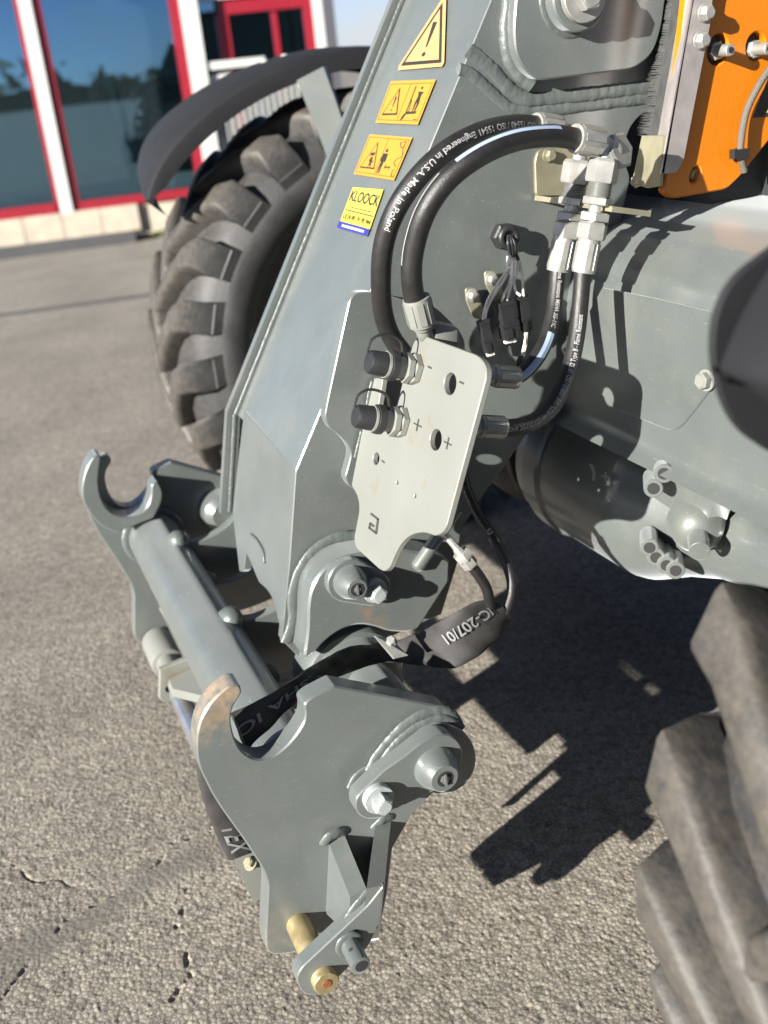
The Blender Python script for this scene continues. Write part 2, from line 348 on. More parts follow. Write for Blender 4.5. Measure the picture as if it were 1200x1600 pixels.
def weld(path, r, parent, mats=None, name='weld_bead', n=None, flat=0.42):
    p = spline(path, n or max(12, int(np.sum(np.linalg.norm(np.diff(np.asarray(path), axis=0), axis=1))/0.0035)))
    k = len(p); wv = np.convolve(rng.random(k+4)-0.5, np.ones(5)/5, 'valid')[:k]; rr = r*(0.92+0.20*wv+0.012*np.sin(np.arange(k)*2.1)); p = p + (rng.random(p.shape)-0.5)*r*0.10
    mb = MB(); mb.tube(p, rr, 12, wob=0.03)
    if np.ptp(p[:, 1]) < 0.02: mb.v = [(x, p[i//12][1]+(y-p[i//12][1])*flat, z) for i, (x, y, z) in enumerate(mb.v)]
    return link(name, mb, mats or WELD, parent, 60)

# ================================================================== SETTING
def ground():
    def axis(lo, hi, step, far_lo, far_hi):
        a = np.arange(lo, hi, step); g = []; s = step; x = hi
        while x < far_hi: s *= 1.22; x += s; g.append(x)
        k = []; s = step; x = lo
        while x > far_lo: s *= 1.22; x -= s; k.append(x)
        return np.r_[k[::-1], a, g]
    xs = axis(-0.52, 1.10, 0.0021, -400, 400); ys = axis(0.62, 2.50, 0.0025, -400, 900)
    X, Y = np.meshgrid(xs, ys, indexing='ij'); Z = np.zeros_like(X)
    def h2(i, j, k): 
        v = np.sin(i*127.1 + j*311.7 + k*74.7)*43758.5453; return v - np.floor(v)
    def worley(cell, k, hmin, hmax):
        gi, gj = np.floor(X/cell), np.floor(Y/cell); d1 = np.full(X.shape, 9.0); d2 = np.full(X.shape, 9.0); hh = np.zeros_like(X)
        for a in (-1, 0, 1):
            for b in (-1, 0, 1):
                i, j = gi+a, gj+b; px, py = (i+h2(i, j, k))*cell, (j+h2(i, j, k+1))*cell
                d = np.hypot(X-px, Y-py)/cell; m = d < d1
                d2 = np.where(m, d1, np.minimum(d2, d)); hh = np.where(m, h2(i, j, k+2), hh); d1 = np.where(m, d, d1)
        e = np.clip((d2-d1)/0.34, 0, 1); return (hmin+(hmax-hmin)*hh)*(1-(1-e)**2)
    def smooth(cell, k):
        gx, gy = X/cell, Y/cell; i, j = np.floor(gx), np.floor(gy); u, v = gx-i, gy-j; u, v = u*u*(3-2*u), v*v*(3-2*v)
        return (h2(i, j, k)*(1-u)+h2(i+1, j, k)*u)*(1-v)+(h2(i, j+1, k)*(1-u)+h2(i+1, j+1, k)*u)*v
    big = smooth(0.35, 51)*0.6+smooth(0.12, 53)*0.4
    Z = worley(0.0060, 3, 0.0003, 0.00125) + worley(0.0042, 13, 0.0, 0.0006)
    # a worn smoother patch running from the hitch to the lower left, as in the worn strip of the yard
    a0, a1 = PZ(320, 1320)[:2], PZ(60, 1480)[:2]
    dv = a1-a0; Lw = np.hypot(*dv); tt = ((X-a0[0])*dv[0]+(Y-a0[1])*dv[1])/Lw**2; dd = np.abs((X-a0[0])*dv[1]-(Y-a0[1])*dv[0])/Lw
    dd = dd + (smooth(0.05, 77)-0.5)*0.035
    worn = np.clip(1.4-dd/0.026, 0, 1)*np.clip((tt+0.1)*6, 0, 1)*np.clip((1.6-tt)*2, 0, 1)
    Z = Z*(1-0.55*worn) + 0.0012*worn
    # two cracks
    def crack(pts, w):
        best = np.full(X.shape, 9.0); wob = (smooth(0.012, 91)-0.5)*0.012+(smooth(0.04, 92)-0.5)*0.022
        for (x0, y0), (x1, y1) in zip(pts[:-1], pts[1:]):
            L2 = (x1-x0)**2+(y1-y0)**2; t = np.clip(((X-x0)*(x1-x0)+(Y-y0)*(y1-y0))/L2, 0, 1)
            best = np.minimum(best, np.hypot(X-x0-t*(x1-x0)+wob, Y-y0-t*(y1-y0)+wob))
        g = np.clip(smooth(0.045, 95)*1.8-0.15, 0.22, 1)
        return np.clip(1-best/w, 0, 1)*g
    c1 = [PZ(x, y)[:2] for x, y in ((325, 1300), (268, 1320), (250, 1345), (180, 1395), (100, 1440), (40, 1510), (0, 1560))]
    c2 = [PZ(x, y)[:2] for x, y in ((290, 1390), (280, 1440), (290, 1490), (300, 1520), (278, 1545), (262, 1600))]
    c3 = [PZ(x, y)[:2] for x, y in ((0, 1360), (60, 1372), (130, 1378))]
    Z -= 0.0065*np.maximum(np.maximum(crack(c1, 0.0042), crack(c2, 0.0046)), 0.7*crack(c3, 0.004))
    fade = np.clip((X+0.52)/0.05, 0, 1)*np.clip((1.10-X)/0.05, 0, 1)*np.clip((2.50-Y)/0.5, 0, 1)*np.clip((Y-0.62)/0.05, 0, 1)
    Z = (Z-0.0020)*fade + (big-0.5)*0.004*fade
    n, m = X.shape
    me = bpy.data.meshes.new('ground'); V = np.c_[X.ravel(), Y.ravel(), Z.ravel()]
    idx = np.arange(n*m).reshape(n, m); F = np.stack([idx[:-1, :-1], idx[1:, :-1], idx[1:, 1:], idx[:-1, 1:]], -1).reshape(-1, 4)
    me.vertices.add(len(V)); me.vertices.foreach_set('co', V.ravel()); me.loops.add(F.size); me.loops.foreach_set('vertex_index', F.ravel().astype(np.int32))
    me.polygons.add(len(F)); me.polygons.foreach_set('loop_start', np.arange(0, F.size, 4, dtype=np.int32)); me.update(calc_edges=True)
    at = me.attributes.new('worn', 'FLOAT', 'POINT'); at.data.foreach_set('value', worn.ravel().astype(np.float32))
    o = bpy.data.objects.new('ground', me); COL.objects.link(o); tag(o, kind='structure')
    g = bpy.data.materials.new('old_asphalt'); g.use_nodes = True; t = g.node_tree; b = t.nodes['Principled BSDF']; b.inputs['Roughness'].default_value = 0.88; b.inputs['Specular IOR Level'].default_value = 0.3
    geo = t.nodes.new('ShaderNodeNewGeometry')
    vo = t.nodes.new('ShaderNodeTexVoronoi'); vo.inputs['Scale'].default_value = 95; t.links.new(geo.outputs['Position'], vo.inputs['Vector'])
    r1 = t.nodes.new('ShaderNodeValToRGB'); e = r1.color_ramp.elements; e[0].color = (0.185, 0.164, 0.135, 1); e[1].color = (0.310, 0.276, 0.229, 1)
    sp = t.nodes.new('ShaderNodeSeparateColor'); t.links.new(vo.outputs['Color'], sp.inputs[0]); t.links.new(sp.outputs[0], r1.inputs[0])
    ns = t.nodes.new('ShaderNodeTexNoise'); ns.inputs['Scale'].default_value = 2.3; ns.inputs['Detail'].default_value = 8; t.links.new(geo.outputs['Position'], ns.inputs['Vector'])
    r2 = t.nodes.new('ShaderNodeMapRange'); r2.inputs['From Min'].default_value = 0.3; r2.inputs['From Max'].default_value = 0.7; r2.inputs['To Min'].default_value = 0.80; r2.inputs['To Max'].default_value = 1.12; t.links.new(ns.outputs['Fac'], r2.inputs['Value'])
    mu = t.nodes.new('ShaderNodeMix'); mu.data_type = 'RGBA'; mu.blend_type = 'MULTIPLY'; mu.inputs['Factor'].default_value = 1; t.links.new(r1.outputs[0], mu.inputs['A']); t.links.new(r2.outputs[0], mu.inputs['B'])
    pn = t.nodes.new('ShaderNodeTexVoronoi'); pn.feature = 'DISTANCE_TO_EDGE'; pn.inputs['Scale'].default_value = 150; t.links.new(geo.outputs['Position'], pn.inputs['Vector'])
    pr_ = t.nodes.new('ShaderNodeMapRange'); pr_.inputs['From Max'].default_value = 0.14; pr_.inputs['To Min'].default_value = 0.45; t.links.new(pn.outputs['Distance'], pr_.inputs['Value'])
    mp2 = t.nodes.new('ShaderNodeMix'); mp2.data_type = 'RGBA'; mp2.blend_type = 'MULTIPLY'; mp2.inputs['Factor'].default_value = 1; t.links.new(mu.outputs['Result'], mp2.inputs['A']); t.links.new(pr_.outputs[0], mp2.inputs['B']); mu = mp2
    aw = t.nodes.new('ShaderNodeAttribute'); aw.attribute_name = 'worn'
    mw = t.nodes.new('ShaderNodeMix'); mw.data_type = 'RGBA'; mw.inputs['B'].default_value = (0.130, 0.119, 0.103, 1)
    mlt = t.nodes.new('ShaderNodeMath'); mlt.operation = 'MULTIPLY'; mlt.inputs[1].default_value = 0.85; t.links.new(aw.outputs['Fac'], mlt.inputs[0])
    t.links.new(mlt.outputs[0], mw.inputs['Factor']); t.links.new(mu.outputs['Result'], mw.inputs['A']); t.links.new(mw.outputs['Result'], b.inputs['Base Color'])
    n3 = t.nodes.new('ShaderNodeTexVoronoi'); n3.inputs['Scale'].default_value = 150; t.links.new(geo.outputs['Position'], n3.inputs['Vector'])
    bp = t.nodes.new('ShaderNodeBump'); bp.inputs['Strength'].default_value = 0.45; bp.inputs['Distance'].default_value = 0.002; bp.invert = True; t.links.new(n3.outputs['Distance'], bp.inputs['Height']); t.links.new(bp.outputs[0], b.inputs['Normal'])
    me.materials.append(g)
ground()

# ------------------------------------------------------------------ showroom building
FA = math.radians(-10); FU = np.array([math.cos(FA), math.sin(FA), 0]); FN = np.array([FU[1], -FU[0], 0])   # along the front, out of the front
G0 = PZ(200, 374)
SCB = H/1.05
def FB(u, z, d=0.0): return G0 + (FU*u + ZA*z - FN*d)*SCB          # d = depth behind the front
def fbox(mb, u0, u1, z0, z1, d0, d1, mi=0): mb.slab([FB(u0, z0, d0), FB(u1, z0, d0), FB(u1, z1, d0), FB(u0, z1, d0)], -FN*(d1-d0)*SCB, mi)
def building():
    root = tag(empty('showroom_building', FB(0, 0)), 'glazed showroom with red and white window frames behind the yard', 'building')
    def part(name, boxes, m, parent=root, label=None):
        mb = MB()
        for bx in boxes: fbox(mb, *bx)
        o = link(name, mb, m, parent, 30)
        if label: o['label'] = label
        return o
    # plinth of separate stone blocks and plain wall
    u = -3.4
    while u < 0.02:
        w = 0.27; part('stone_block', [(u+0.003, u+w-0.003, 0.065, 0.245, -0.05+0.004*random.random(), 0.2)], STONE); u += w
    part('plinth_wall', [(0.03, 3.2, 0.0, 0.235, 0.0, 0.2), (-3.4, 0.03, 0.0, 0.06, 0.0, 0.2)], STONE)
    # posts and frames
    def post(u0, uw0, uw1, u1, ztop=3.2):
        o = part('window_post', [(uw0, uw1, 0.235, ztop, -0.05, 0.08)], WHT)
        if u0 < uw0: part('red_edge', [(u0, uw0, 0.245, ztop, -0.02, 0.07)], RED, o)
        if u1 > uw1: part('red_edge', [(uw1, u1, 0.245, ztop, -0.02, 0.07)], RED, o)
    post(-0.455, -0.425, -0.34, -0.285)
    post(0.555, 0.625, 0.745, 0.745)
    post(-1.45, -1.42, -1.34, -1.29)
    part('red_sill', [(-1.29, -0.455, 0.245, 0.315, -0.03, 0.07)], RED); part('red_sill', [(-0.285, 0.555, 0.245, 0.305, -0.03, 0.07)], RED)
    part('red_sill', [(-3.4, -1.45, 0.245, 0.315, -0.03, 0.07)], RED)
    for a, b in ((-1.29, -0.455), (-0.285, 0.555), (-3.4, -1.45)):
        w = part('window_pane', [(a, b, 0.30, 3.2, 0.02, 0.035)], GLASS)
    # recessed porch with a red-framed window, white sill and dark corner post
    part('white_panel', [(0.745, 1.16, 1.075, 1.125, -0.03, 0.30)], WHT)
    part('white_panel', [(0.745, 1.60, 1.52, 1.66, 0.05, 0.12), (1.555, 1.62, 0.5, 1.52, 0.05, 0.12)], WHT)
    fr = part('red_window_frame', [(0.90, 1.555, 1.42, 1.51, 0.08, 0.14), (0.87, 0.955, 0.3, 1.42, 0.08, 0.14), (1.49, 1.555, 0.3, 1.42, 0.08, 0.14), (1.26, 1.30, 0.3, 1.42, 0.10, 0.14)], RED)
    part('window_pane', [(0.955, 1.26, 0.3, 1.42, 0.12, 0.13), (1.30, 1.49, 0.3, 1.42, 0.12, 0.13), (0.745, 0.87, 0.3, 1.52, 0.12, 0.13)], GLASS)
    part('corner_post', [(1.62, 1.70, 0.0, 3.2, 0.02, 0.14)], mat('dark_post', (0.06, 0.06, 0.07), 0.5))
    part('roof_edge', [(-3.4, 1.72, 3.2, 3.5, -0.2, 3.0)], WHT)
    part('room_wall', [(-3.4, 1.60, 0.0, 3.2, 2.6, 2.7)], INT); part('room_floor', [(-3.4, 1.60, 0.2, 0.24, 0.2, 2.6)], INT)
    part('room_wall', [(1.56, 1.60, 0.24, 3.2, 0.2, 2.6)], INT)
    # white railing in front of the porch
    rail = tag(empty('white_railing', FB(1.2, 0, -0.35)), 'white barred railing beside the showroom porch behind the tyre', 'railing')
    mb = MB(); fbox(mb, 0.76, 1.60, 1.00, 1.04, 0.00, 0.03); link('top_rail', mb, WHT, rail, 30)
    mb = MB(); fbox(mb, 0.76, 1.60, 0.40, 0.43, 0.00, 0.03); link('bottom_rail', mb, WHT, rail, 30)
    u = 0.78
    while u < 1.58:
        mb = MB(); fbox(mb, u, u+0.014, 0.43, 1.00, 0.008, 0.022); link('bar', mb, WHT, rail, 30); u += 0.045
    for u in (1.56,):
        mb = MB(); fbox(mb, u, u+0.03, 0.0, 1.0, -0.01, 0.03); link('rail_post', mb, WHT, rail, 30)
    # machines standing in the showroom, dim behind the glass
    t = tag(empty('showroom_machine', FB(0.2, 0.24, 1.2)), 'grey machine frame seen dimly behind the showroom glass', 'machine')
    mb = MB(); fbox(mb, 0.05, 0.45, 0.45, 0.62, 1.0, 1.5); link('body', mb, INTG, t)
    mb = MB(); mb.slab([FB(0.1, 0.5, 1.1), FB(0.18, 0.5, 1.1), FB(0.06, 1.25, 1.1), FB(0.0, 1.25, 1.1)], -FN*0.06); link('mast', mb, INTG, t)
    for u in (0.08, 0.38):
        mb = MB(); fbox(mb, u, u+0.05, 0.24, 0.45, 1.0, 1.05); link('leg', mb, INTG, t)
    kb = MB(); fbox(kb, -3.6, 0.06, -0.1, 0.066, -0.22, -0.055); k = link('kerb', kb, KERB); tag(k, kind='structure')
    ml = MB(); fbox(ml, -6, 6, -0.02, 0.006, -2.42, -2.36); k = link('drain_channel', ml, KERB); tag(k, kind='structure')
GLASS = bpy.data.materials.new('window_glass'); GLASS.use_nodes = True
t = GLASS.node_tree; t.nodes.clear(); o_ = t.nodes.new('ShaderNodeOutputMaterial'); gl = t.nodes.new('ShaderNodeBsdfGlossy'); gl.inputs['Color'].default_value = (0.40, 0.72, 1.0, 1); gl.inputs['Roughness'].default_value = 0.0
tr = t.nodes.new('ShaderNodeBsdfTransparent'); tr.inputs['Color'].default_value = (0.45, 0.52, 0.52, 1); mxs = t.nodes.new('ShaderNodeMixShader'); mxs.inputs[0].default_value = 0.26
t.links.new(tr.outputs[0], mxs.inputs[1]); t.links.new(gl.outputs[0], mxs.inputs[2]); t.links.new(mxs.outputs[0], o_.inputs[0])
building()
def weeds():
    mb = MB()
    for _ in range(260):
        p = FB(0.16+0.42*random.random(), 0.0, -0.02-0.05*random.random()); a = random.random()*6.3; s = 0.015+0.035*random.random()
        d = np.array([math.cos(a), math.sin(a), 0])*s*0.8; wv = np.array([-math.sin(a), math.cos(a), 0])*s*0.25; up = ZA*s
        mb.add([p-wv, p+wv, p+d+up], [(0, 1, 2)])
    tag(link('weeds', mb, LEAF, None, 0), 'low green weeds growing along the foot of the showroom wall', 'weeds', kind='stuff')
weeds()
def treeline():
    mb = MB()
    for k in range(900):
        a = math.radians(180+180*random.random()); d = 60+14*random.random(); hgt = 0.7+1.8*(0.5+0.5*math.sin(a*9)+0.4*math.sin(a*23))*random.random()
        p = np.array([math.cos(a)*d, math.sin(a)*d, hgt]); s = 0.6+0.6*random.random()
        q = [p+np.array([random.uniform(-s, s), random.uniform(-s, s), random.uniform(-s, s)]) for _ in range(3)]
        mb.add(q, [(0, 1, 2)])
    for k in range(120):
        a0 = math.radians(180+1.5*k); a1 = a0+math.radians(1.6); d = 66
        mb.add([(math.cos(a0)*d, math.sin(a0)*d, 0), (math.cos(a1)*d, math.sin(a1)*d, 0), (math.cos(a1)*d, math.sin(a1)*d, 0.8+random.random()), (math.cos(a0)*d, math.sin(a0)*d, 0.8+random.random())], [(0, 1, 2, 3)])
    tag(link('far_treeline', mb, TREEM, None, 0), 'dark line of far trees mirrored in the showroom glass', 'trees', kind='stuff')
treeline()

# ================================================================== THE LOADER
LOADER = tag(empty('wheel_loader', (0.84, 1.386, 0.0)), 'grey and orange wheel loader with its lowered boom, tool hitch and hydraulic hoses', 'wheel loader')
def part(name, mb, m, parent=LOADER, smooth=38, label=None):
    o = link(name, mb, m, parent, smooth)
    if label: o['label'] = label
    return o
def bolt(parent, base, ax, rw, tw, rh, hh, m=BOLT, rot=0.4, name='bolt'):
    mb = MB(); mb.lathe(base, ax, [(0, rw), (tw*0.85, rw), (tw, rw*0.95)], 28); mb.hexhead(np.asarray(base)+nrm(ax)*tw, ax, rh, hh, rot)
    e = np.asarray(base)+nrm(ax)*(tw+hh); mb.lathe(e, ax, [(0, rh*0.72), (0.0008, rh*0.66)], 20)
    return link(name, mb, m, parent, 30)
NL = -LA

# ---- boom -----------------------------------------------------------------
BS = 1.22; BF = 1.505
a1, a2, a3 = PL(767, 0, BS), PL(462, 735, BS), PL(440, 1000, BS)
w1 = nrm(a1-a2); n1 = np.array([-w1[2], 0, w1[0]]); w2 = nrm(a2-a3); n2 = np.array([-w2[2], 0, w2[0]])
mb = plate([(1019, -600, 0), (767, 0, 0), (462, 735, 6), (452, 880, 0), (440, 1000, 0), (480, 1040, 0), (600, 1000, 0), (690, 960, 0), (715, 880, 0), (720, 828, 0), (754, 775, 0), (800, 712, 0), (860, 625, 0), (904, 558, 0),
            (946, 496), (955, 470), (960, 420), (966, 366), (974, 325), (984, 284), (984, 274), (977, 255), (977, 221), (985, 198), (1000, 180), (1025, 166, 0), (1045, 100, 0), (1050, 0, 0), (1075, -300, 0), (1230, -600, 0)], BS, 0.016)
BOOM = part('boom', mb, PAINT)
def along(p, w, s): return p + w*s
# front plates (folded), top length runs out of the picture
topN = PL(1019, -600, BS)
mb = MB()
th = 0.012
ln, lf = BS+0.016, BF-0.004
def q(p, l): return np.array([p[0], l, p[2]])
for (pa, pb, nn) in ((topN, a2, n1), (a2, a3, n2)):
    mb.slab([q(pa, ln-0.014), q(pb, ln-0.014), q(pb, lf), q(pa, lf)], -nn*th)
# bottom of the lower front plate is cut away at the far side
front = MB(); front.slab([q(topN, BS+0.001)-n1*0.0015, q(a2, BS+0.001)-n1*0.0015, q(a2, lf)-n1*0.0015, q(topN, lf)-n1*0.0015], -n1*th)
part('front_plate', front, PAINT, BOOM)
low = plate_on([(462, 735, 0), (441, 998, 0), (437, 1002, 4), (436, 975, 4), (428, 940), (418, 922), (405, 911, 3), (398, 895, 3), (390, 875, 3), (384, 864, 2), (381, 890, 2), (377, 893, 2), (374, 893, 2), (363, 800, 0), (381, 642, 0)], a2-n2*0.0015, n2, th)
part('front_plate', low, PAINT, BOOM)
# far side plate, standing a little proud of the front
d1 = n1*0.013; d2 = n2*0.013
fp = MB(); bk1 = -n1*0.22
e3 = q(a3, BF)+w2*0.075
pr = [q(topN, BF)+d1, q(a2, BF)+(d1+d2)/2, e3+d2]
fp.rings([[p for p in pr]+[e3-n2*0.12, q(a2, BF)-n1*0.2, q(topN, BF)-n1*0.25], [p+LA*0.014 for p in pr+[e3-n2*0.12, q(a2, BF)-n1*0.2, q(topN, BF)-n1*0.25]]])
part('side_plate', fp, PAINT, BOOM)
bp_ = MB(); bp_.slab([PL(1072, -300, BS+0.016), PL(1030, 150, BS+0.016), PL(1030, 150, BS+0.016)+LA*0.27, PL(1072, -300, BS+0.016)+LA*0.27], XA*0.01)
bp_.slab([PL(958, 440, BS+0.016), PL(720, 828, BS+0.016), PL(720, 828, BS+0.016)+LA*0.27, PL(958, 440, BS+0.016)+LA*0.27], -XA*0.012)
part('rear_plate', bp_, PAINT, BOOM)
weld([q(topN, BF-0.006)+n1*0.002, q(a2, BF-0.006)+n1*0.0008], 0.0042, BOOM); weld([q(a2, BF-0.006)+n2*0.002, q(a2, BF-0.006)*0.35+q(a3, BF-0.006)*0.65+n2*0.0005], 0.0040, BOOM)
weld([PL(430, 832, BF-0.12)*0+PP(392, 835, a2, n2), PP(402, 845, a2, n2), PP(411, 862, a2, n2), PP(413, 880, a2, n2)], 0.0022, BOOM)
# doubler plate with its welds
dbl = plate([(802, -300, 0), (806, 0, 0), (802, 45), (806, 86), (821, 112), (842, 126, 10), (990, 108, 12), (1020, 86), (1034, 45), (1040, 0, 0), (1045, -300, 0)], BS-0.026, 0.028, bev=0.002)
part('doubler_plate', dbl, PAINT, BOOM)
weld([PL(796, -120, BS-0.004), PL(796, 0, BS-0.004), PL(791, 45, BS-0.004), PL(796, 90, BS-0.004), PL(812, 117, BS-0.004), PL(832, 132, BS-0.006)], 0.010, BOOM, flat=0.8)
weld([PL(732, 78, BS), PL(745, 88, BS), PL(772, 113, BS), PL(800, 142, BS), PL(828, 155, BS), PL(870, 153, BS), PL(940, 145, BS), PL(1027, 135, BS)], 0.0095, BOOM)
weld([PL(716, 108, BS), PL(735, 115, BS), PL(760, 137, BS), PL(793, 166, BS), PL(822, 175, BS), PL(870, 171, BS), PL(945, 162, BS), PL(1024, 152, BS)], 0.0075, BOOM)
pin = MB(); c0 = PL(893, -2, BS-0.026); pin.lathe(c0, NL, [(0, 0.036), (0.018, 0.036), (0.020, 0.034)], 40); part('pin_boss', pin, PAINT, BOOM)
weld([c0+0.037*(math.cos(t)*XA+math.sin(t)*ZA) for t in np.linspace(0, 6.28, 24)], 0.006, BOOM)
cyl = MB(); cyl.lathe(c0+NL*0.020+np.array([0.0, 0, 0.03]), nrm([0.42, 0, 0.9]), [(0.03, 0.030), (0.10, 0.034), (0.12, 0.045), (0.55, 0.045)], 32); part('shade_cylinder', cyl, PAINT, BOOM)  # unseen cylinder added above the view to cast shade on the doubler
bolt(BOOM, c0+NL*0.022, NL, 0.0275, 0.008, 0.0165, 0.014, ZINC, 0.2)
# raised lug plate that carries the coupler plate
lug = plate([(546, 468, 10), (556, 457, 8), (578, 456, 8), (640, 470, 20), (690, 520, 20), (690, 760, 0), (560, 768, 6), (545, 760, 5), (539, 746, 5), (545, 725), (549, 708), (543, 694), (530, 680), (514, 669, 7), (507, 652, 8), (512, 625, 0)], BS-0.018, 0.018)
part('lug_plate', lug, PAINT, BOOM)
# heavy pivot plate at the boom tip
pv = plate([(474, 1031, 8), (481, 983), (481, 946), (486, 918), (500, 894), (522, 876), (545, 867), (570, 863), (620, 858), (680, 866, 10), (703, 876, 4), (702, 909, 4), (654, 983, 6), (637, 989), (606, 987), (588, 980), (562, 975), (535, 983), (510, 1000), (490, 1022)], BS-0.052, 0.052, bev=0.003)
part('pivot_plate', pv, PAINT, BOOM)
weld([PL(447, 1005, BS-0.006), PL(459, 970, BS-0.006), PL(458, 938, BS-0.006), PL(464, 905, BS-0.006), PL(480, 874, BS-0.006), PL(504, 851, BS-0.006), PL(530, 840, BS-0.006), PL(556, 838, BS-0.006)], 0.0085, BOOM)
def capsule(c, r0, e, r1):
    """Outline (X, Z) of two round ends joined by straight sides."""
    c, e = np.array(c), np.array(e); d = e-c; L = np.hypot(*d); a = math.atan2(d[1], d[0]); k = math.acos((r0-r1)/L)
    return [tuple(c+r0*np.array([math.cos(t), math.sin(t)])) for t in np.linspace(a+k, a+2*math.pi-k, 26)] + [tuple(e+r1*np.array([math.cos(t), math.sin(t)])) for t in np.linspace(a-k, a+k, 20)]
def keeper(parent, cpx, rc, bpx, rb, l, t, cone, boltd):
    c, e = PL(*cpx, l), PL(*bpx, l); mb = extrude2d([capsule((c[0], c[2]), rc, (e[0], e[2]), rb)], (0, l, 0), XA, ZA, NL, t, 0.0015)
    part('keeper_plate', mb, PAINT, parent)
    r0, r1, hh, rh = cone; p = MB(); p.lathe(c, NL, [(0, r0), (hh*0.25, r0*0.98), (hh, r1), (hh+0.001, r1*0.93)], 36); part('pivot_pin', p, PAINT, parent)
    hmb = MB(); hmb.lathe(c+NL*(hh+0.0012), NL, [(0, rh), (0.0005, rh)], 24); hmb.hexhead(c+NL*(hh+0.0014), NL, rh*0.55, 0.0012, 0.2, 1); ho = part('grease_recess', hmb, [DARK, STEEL], parent)
    s_ = MB(); s_.box((c[0]-rh*0.12, c[1]-hh-0.0035, c[2]-rh*0.75), (c[0]+rh*0.12, c[1]-hh-0.0016, c[2]+rh*0.75)); part('slot', s_, STEEL, parent)
    bolt(parent, e+NL*0.0, NL, *boltd)
keeper(BOOM, (546, 908), 0.0285, (583, 920), 0.0235, BS-0.066, 0.014, (0.0215, 0.0135, 0.026, 0.0085), (0.0158, 0.010, 0.0118, 0.013))

# ---- tool hitch ---------------------------------------------------------------
LN, LF, TP = 0.964, 1.80, 0.028
near = [(378, 1082, 3), (375, 1070, 4), (360, 1070), (341, 1085), (322, 1106), (310, 1132), (306, 1162), (309, 1195), (335, 1249, 30), (381, 1312, 10), (412, 1360, 12), (419, 1382, 10), (415, 1462, 0), (416, 1484, 8), (425, 1492, 6), (445, 1491, 0), (520, 1480, 0), (560, 1482, 8), (583, 1476, 12), (593, 1457, 0), (606, 1395, 0), (614, 1326, 0), (645, 1272, 0), (685, 1232, 10), (712, 1200), (718, 1160), (706, 1118), (697, 1105, 10), (522, 1072, 3), (485, 1091), (474, 1101), (477, 1112), (476, 1126), (464, 1147), (447, 1167), (427, 1183), (406, 1188), (389, 1183), (375, 1171), (365, 1150), (360, 1126), (363, 1106), (374, 1089)]
HITCH = part('tool_hitch', plate(near, LN, TP, bev=0.0018), PAINT)
c_n = [PL(p[0], p[1], LN) for p in near]
# the far hook plate is the same cut, one hitch width away
far = MB(); nm = plate(near, LN, TP, bev=0.0018); nm.v = [(x, y+LF-LN, z) for x, y, z in nm.v]
part('hook_plate', nm, PAINT, HITCH)
ring = [(158, 713, 3), (147, 712, 5), (135, 730), (128, 757), (128, 780), (140, 803), (160, 824), (182, 832, 4), (240, 810, 4), (253, 785), (254, 766), (246, 752, 4), (237, 757, 3), (236, 777), (228, 796), (212, 807), (193, 808), (172, 801), (158, 782), (153, 758), (154, 738)]
part('hook_saddle', plate(ring, LF-0.045, 0.044, bev=0.002), PAINT, HITCH)
pb_ = MB(); pb_.lathe(PL(352, 806, LF-0.045), LA, [(0, 0.022), (0.004, 0.026), (0.012, 0.034), (0.045, 0.036)], 36); part('pivot_boss', pb_, PAINT, HITCH)
TX, TZ, TR = 0.220, 0.313+DZ, 0.0445
tb = MB(); tb.lathe((TX, LN+TP, TZ), LA, [(0, TR), (LF-LN-TP, TR)], 48); part('cross_tube', tb, PAINT, HITCH)
for l in (LF-0.004, LN+TP+0.004):
    weld([np.array([TX+(TR+0.003)*math.cos(t), l, TZ+(TR+0.003)*math.sin(t)]) for t in np.linspace(0, 6.28, 40)], 0.009, HITCH)
# four lugs from the tube back to the pivots
def tubetop(px, py):
    best = None
    for l in np.linspace(0.97, 1.8, 300):
        p = PL(px, py, l); r = math.hypot(p[0]-TX, p[2]-TZ)
        if best is None or abs(r-TR) < best[0]: best = (abs(r-TR), l, p)
    return best[1], best[2]
for k, (px, py) in enumerate(((277, 845), (322, 909), (360, 966), (413, 1060))):
    l, tp = tubetop(px, py); x, z = TX, TZ; B0 = tp
    L2 = [(tp[0]-0.004, tp[2]+0.004), (tp[0]+0.03, tp[2]-0.008), (tp[0]+0.07, tp[2]+0.000), (tp[0]+0.115, tp[2]+0.03), (0.365, 0.345+DZ), (0.405, 0.33+DZ), (0.41, 0.28+DZ), (0.375, 0.245+DZ), (0.30, 0.235+DZ), (0.25, 0.26+DZ), (TX, TZ-0.02)]
    L2 = rounded([(a*1000, b*1000, 0) if i in (0, len(L2)-1) else (a*1000, b*1000) for i, (a, b) in enumerate(L2)])/1000
    part('hitch_lug', extrude2d([L2], (0, l-0.010, 0), XA, ZA, NL, 0.020, 0.0015), PAINT, HITCH)
    wb = MB(); c = tp + np.array([0.001, 0, 0.001]); nn_ = 11
    for i in range(1):
        rs = []
        for d, r in ((-0.030, 0.003), (-0.024, 0.013), (-0.010, 0.018), (0.006, 0.0175), (0.018, 0.013), (0.026, 0.003)):
            rs.append([c + np.array([0.55, 0.1, 0.6])*0.0 + LA*(d*0.75) + (np.array([math.cos(t), 0, math.sin(t)])*r*(1+0.25*(random.random()-0.5))) for t in np.linspace(0, 6.28, 10, endpoint=False)])
        wb.rings(rs)
    part('weld_bead', wb, WELD, HITCH, 60)
pc_ = PL(672, 1190, LN); pt_ = MB(); pt_.lathe((pc_[0], LN+TP, pc_[2]), LA, [(0, 0.034), (LF-LN-TP, 0.034)], 40); part('shadow_pivot_tube', pt_, PAINT, HITCH)  # hidden tube added behind the near plate to fill out the ground shadow
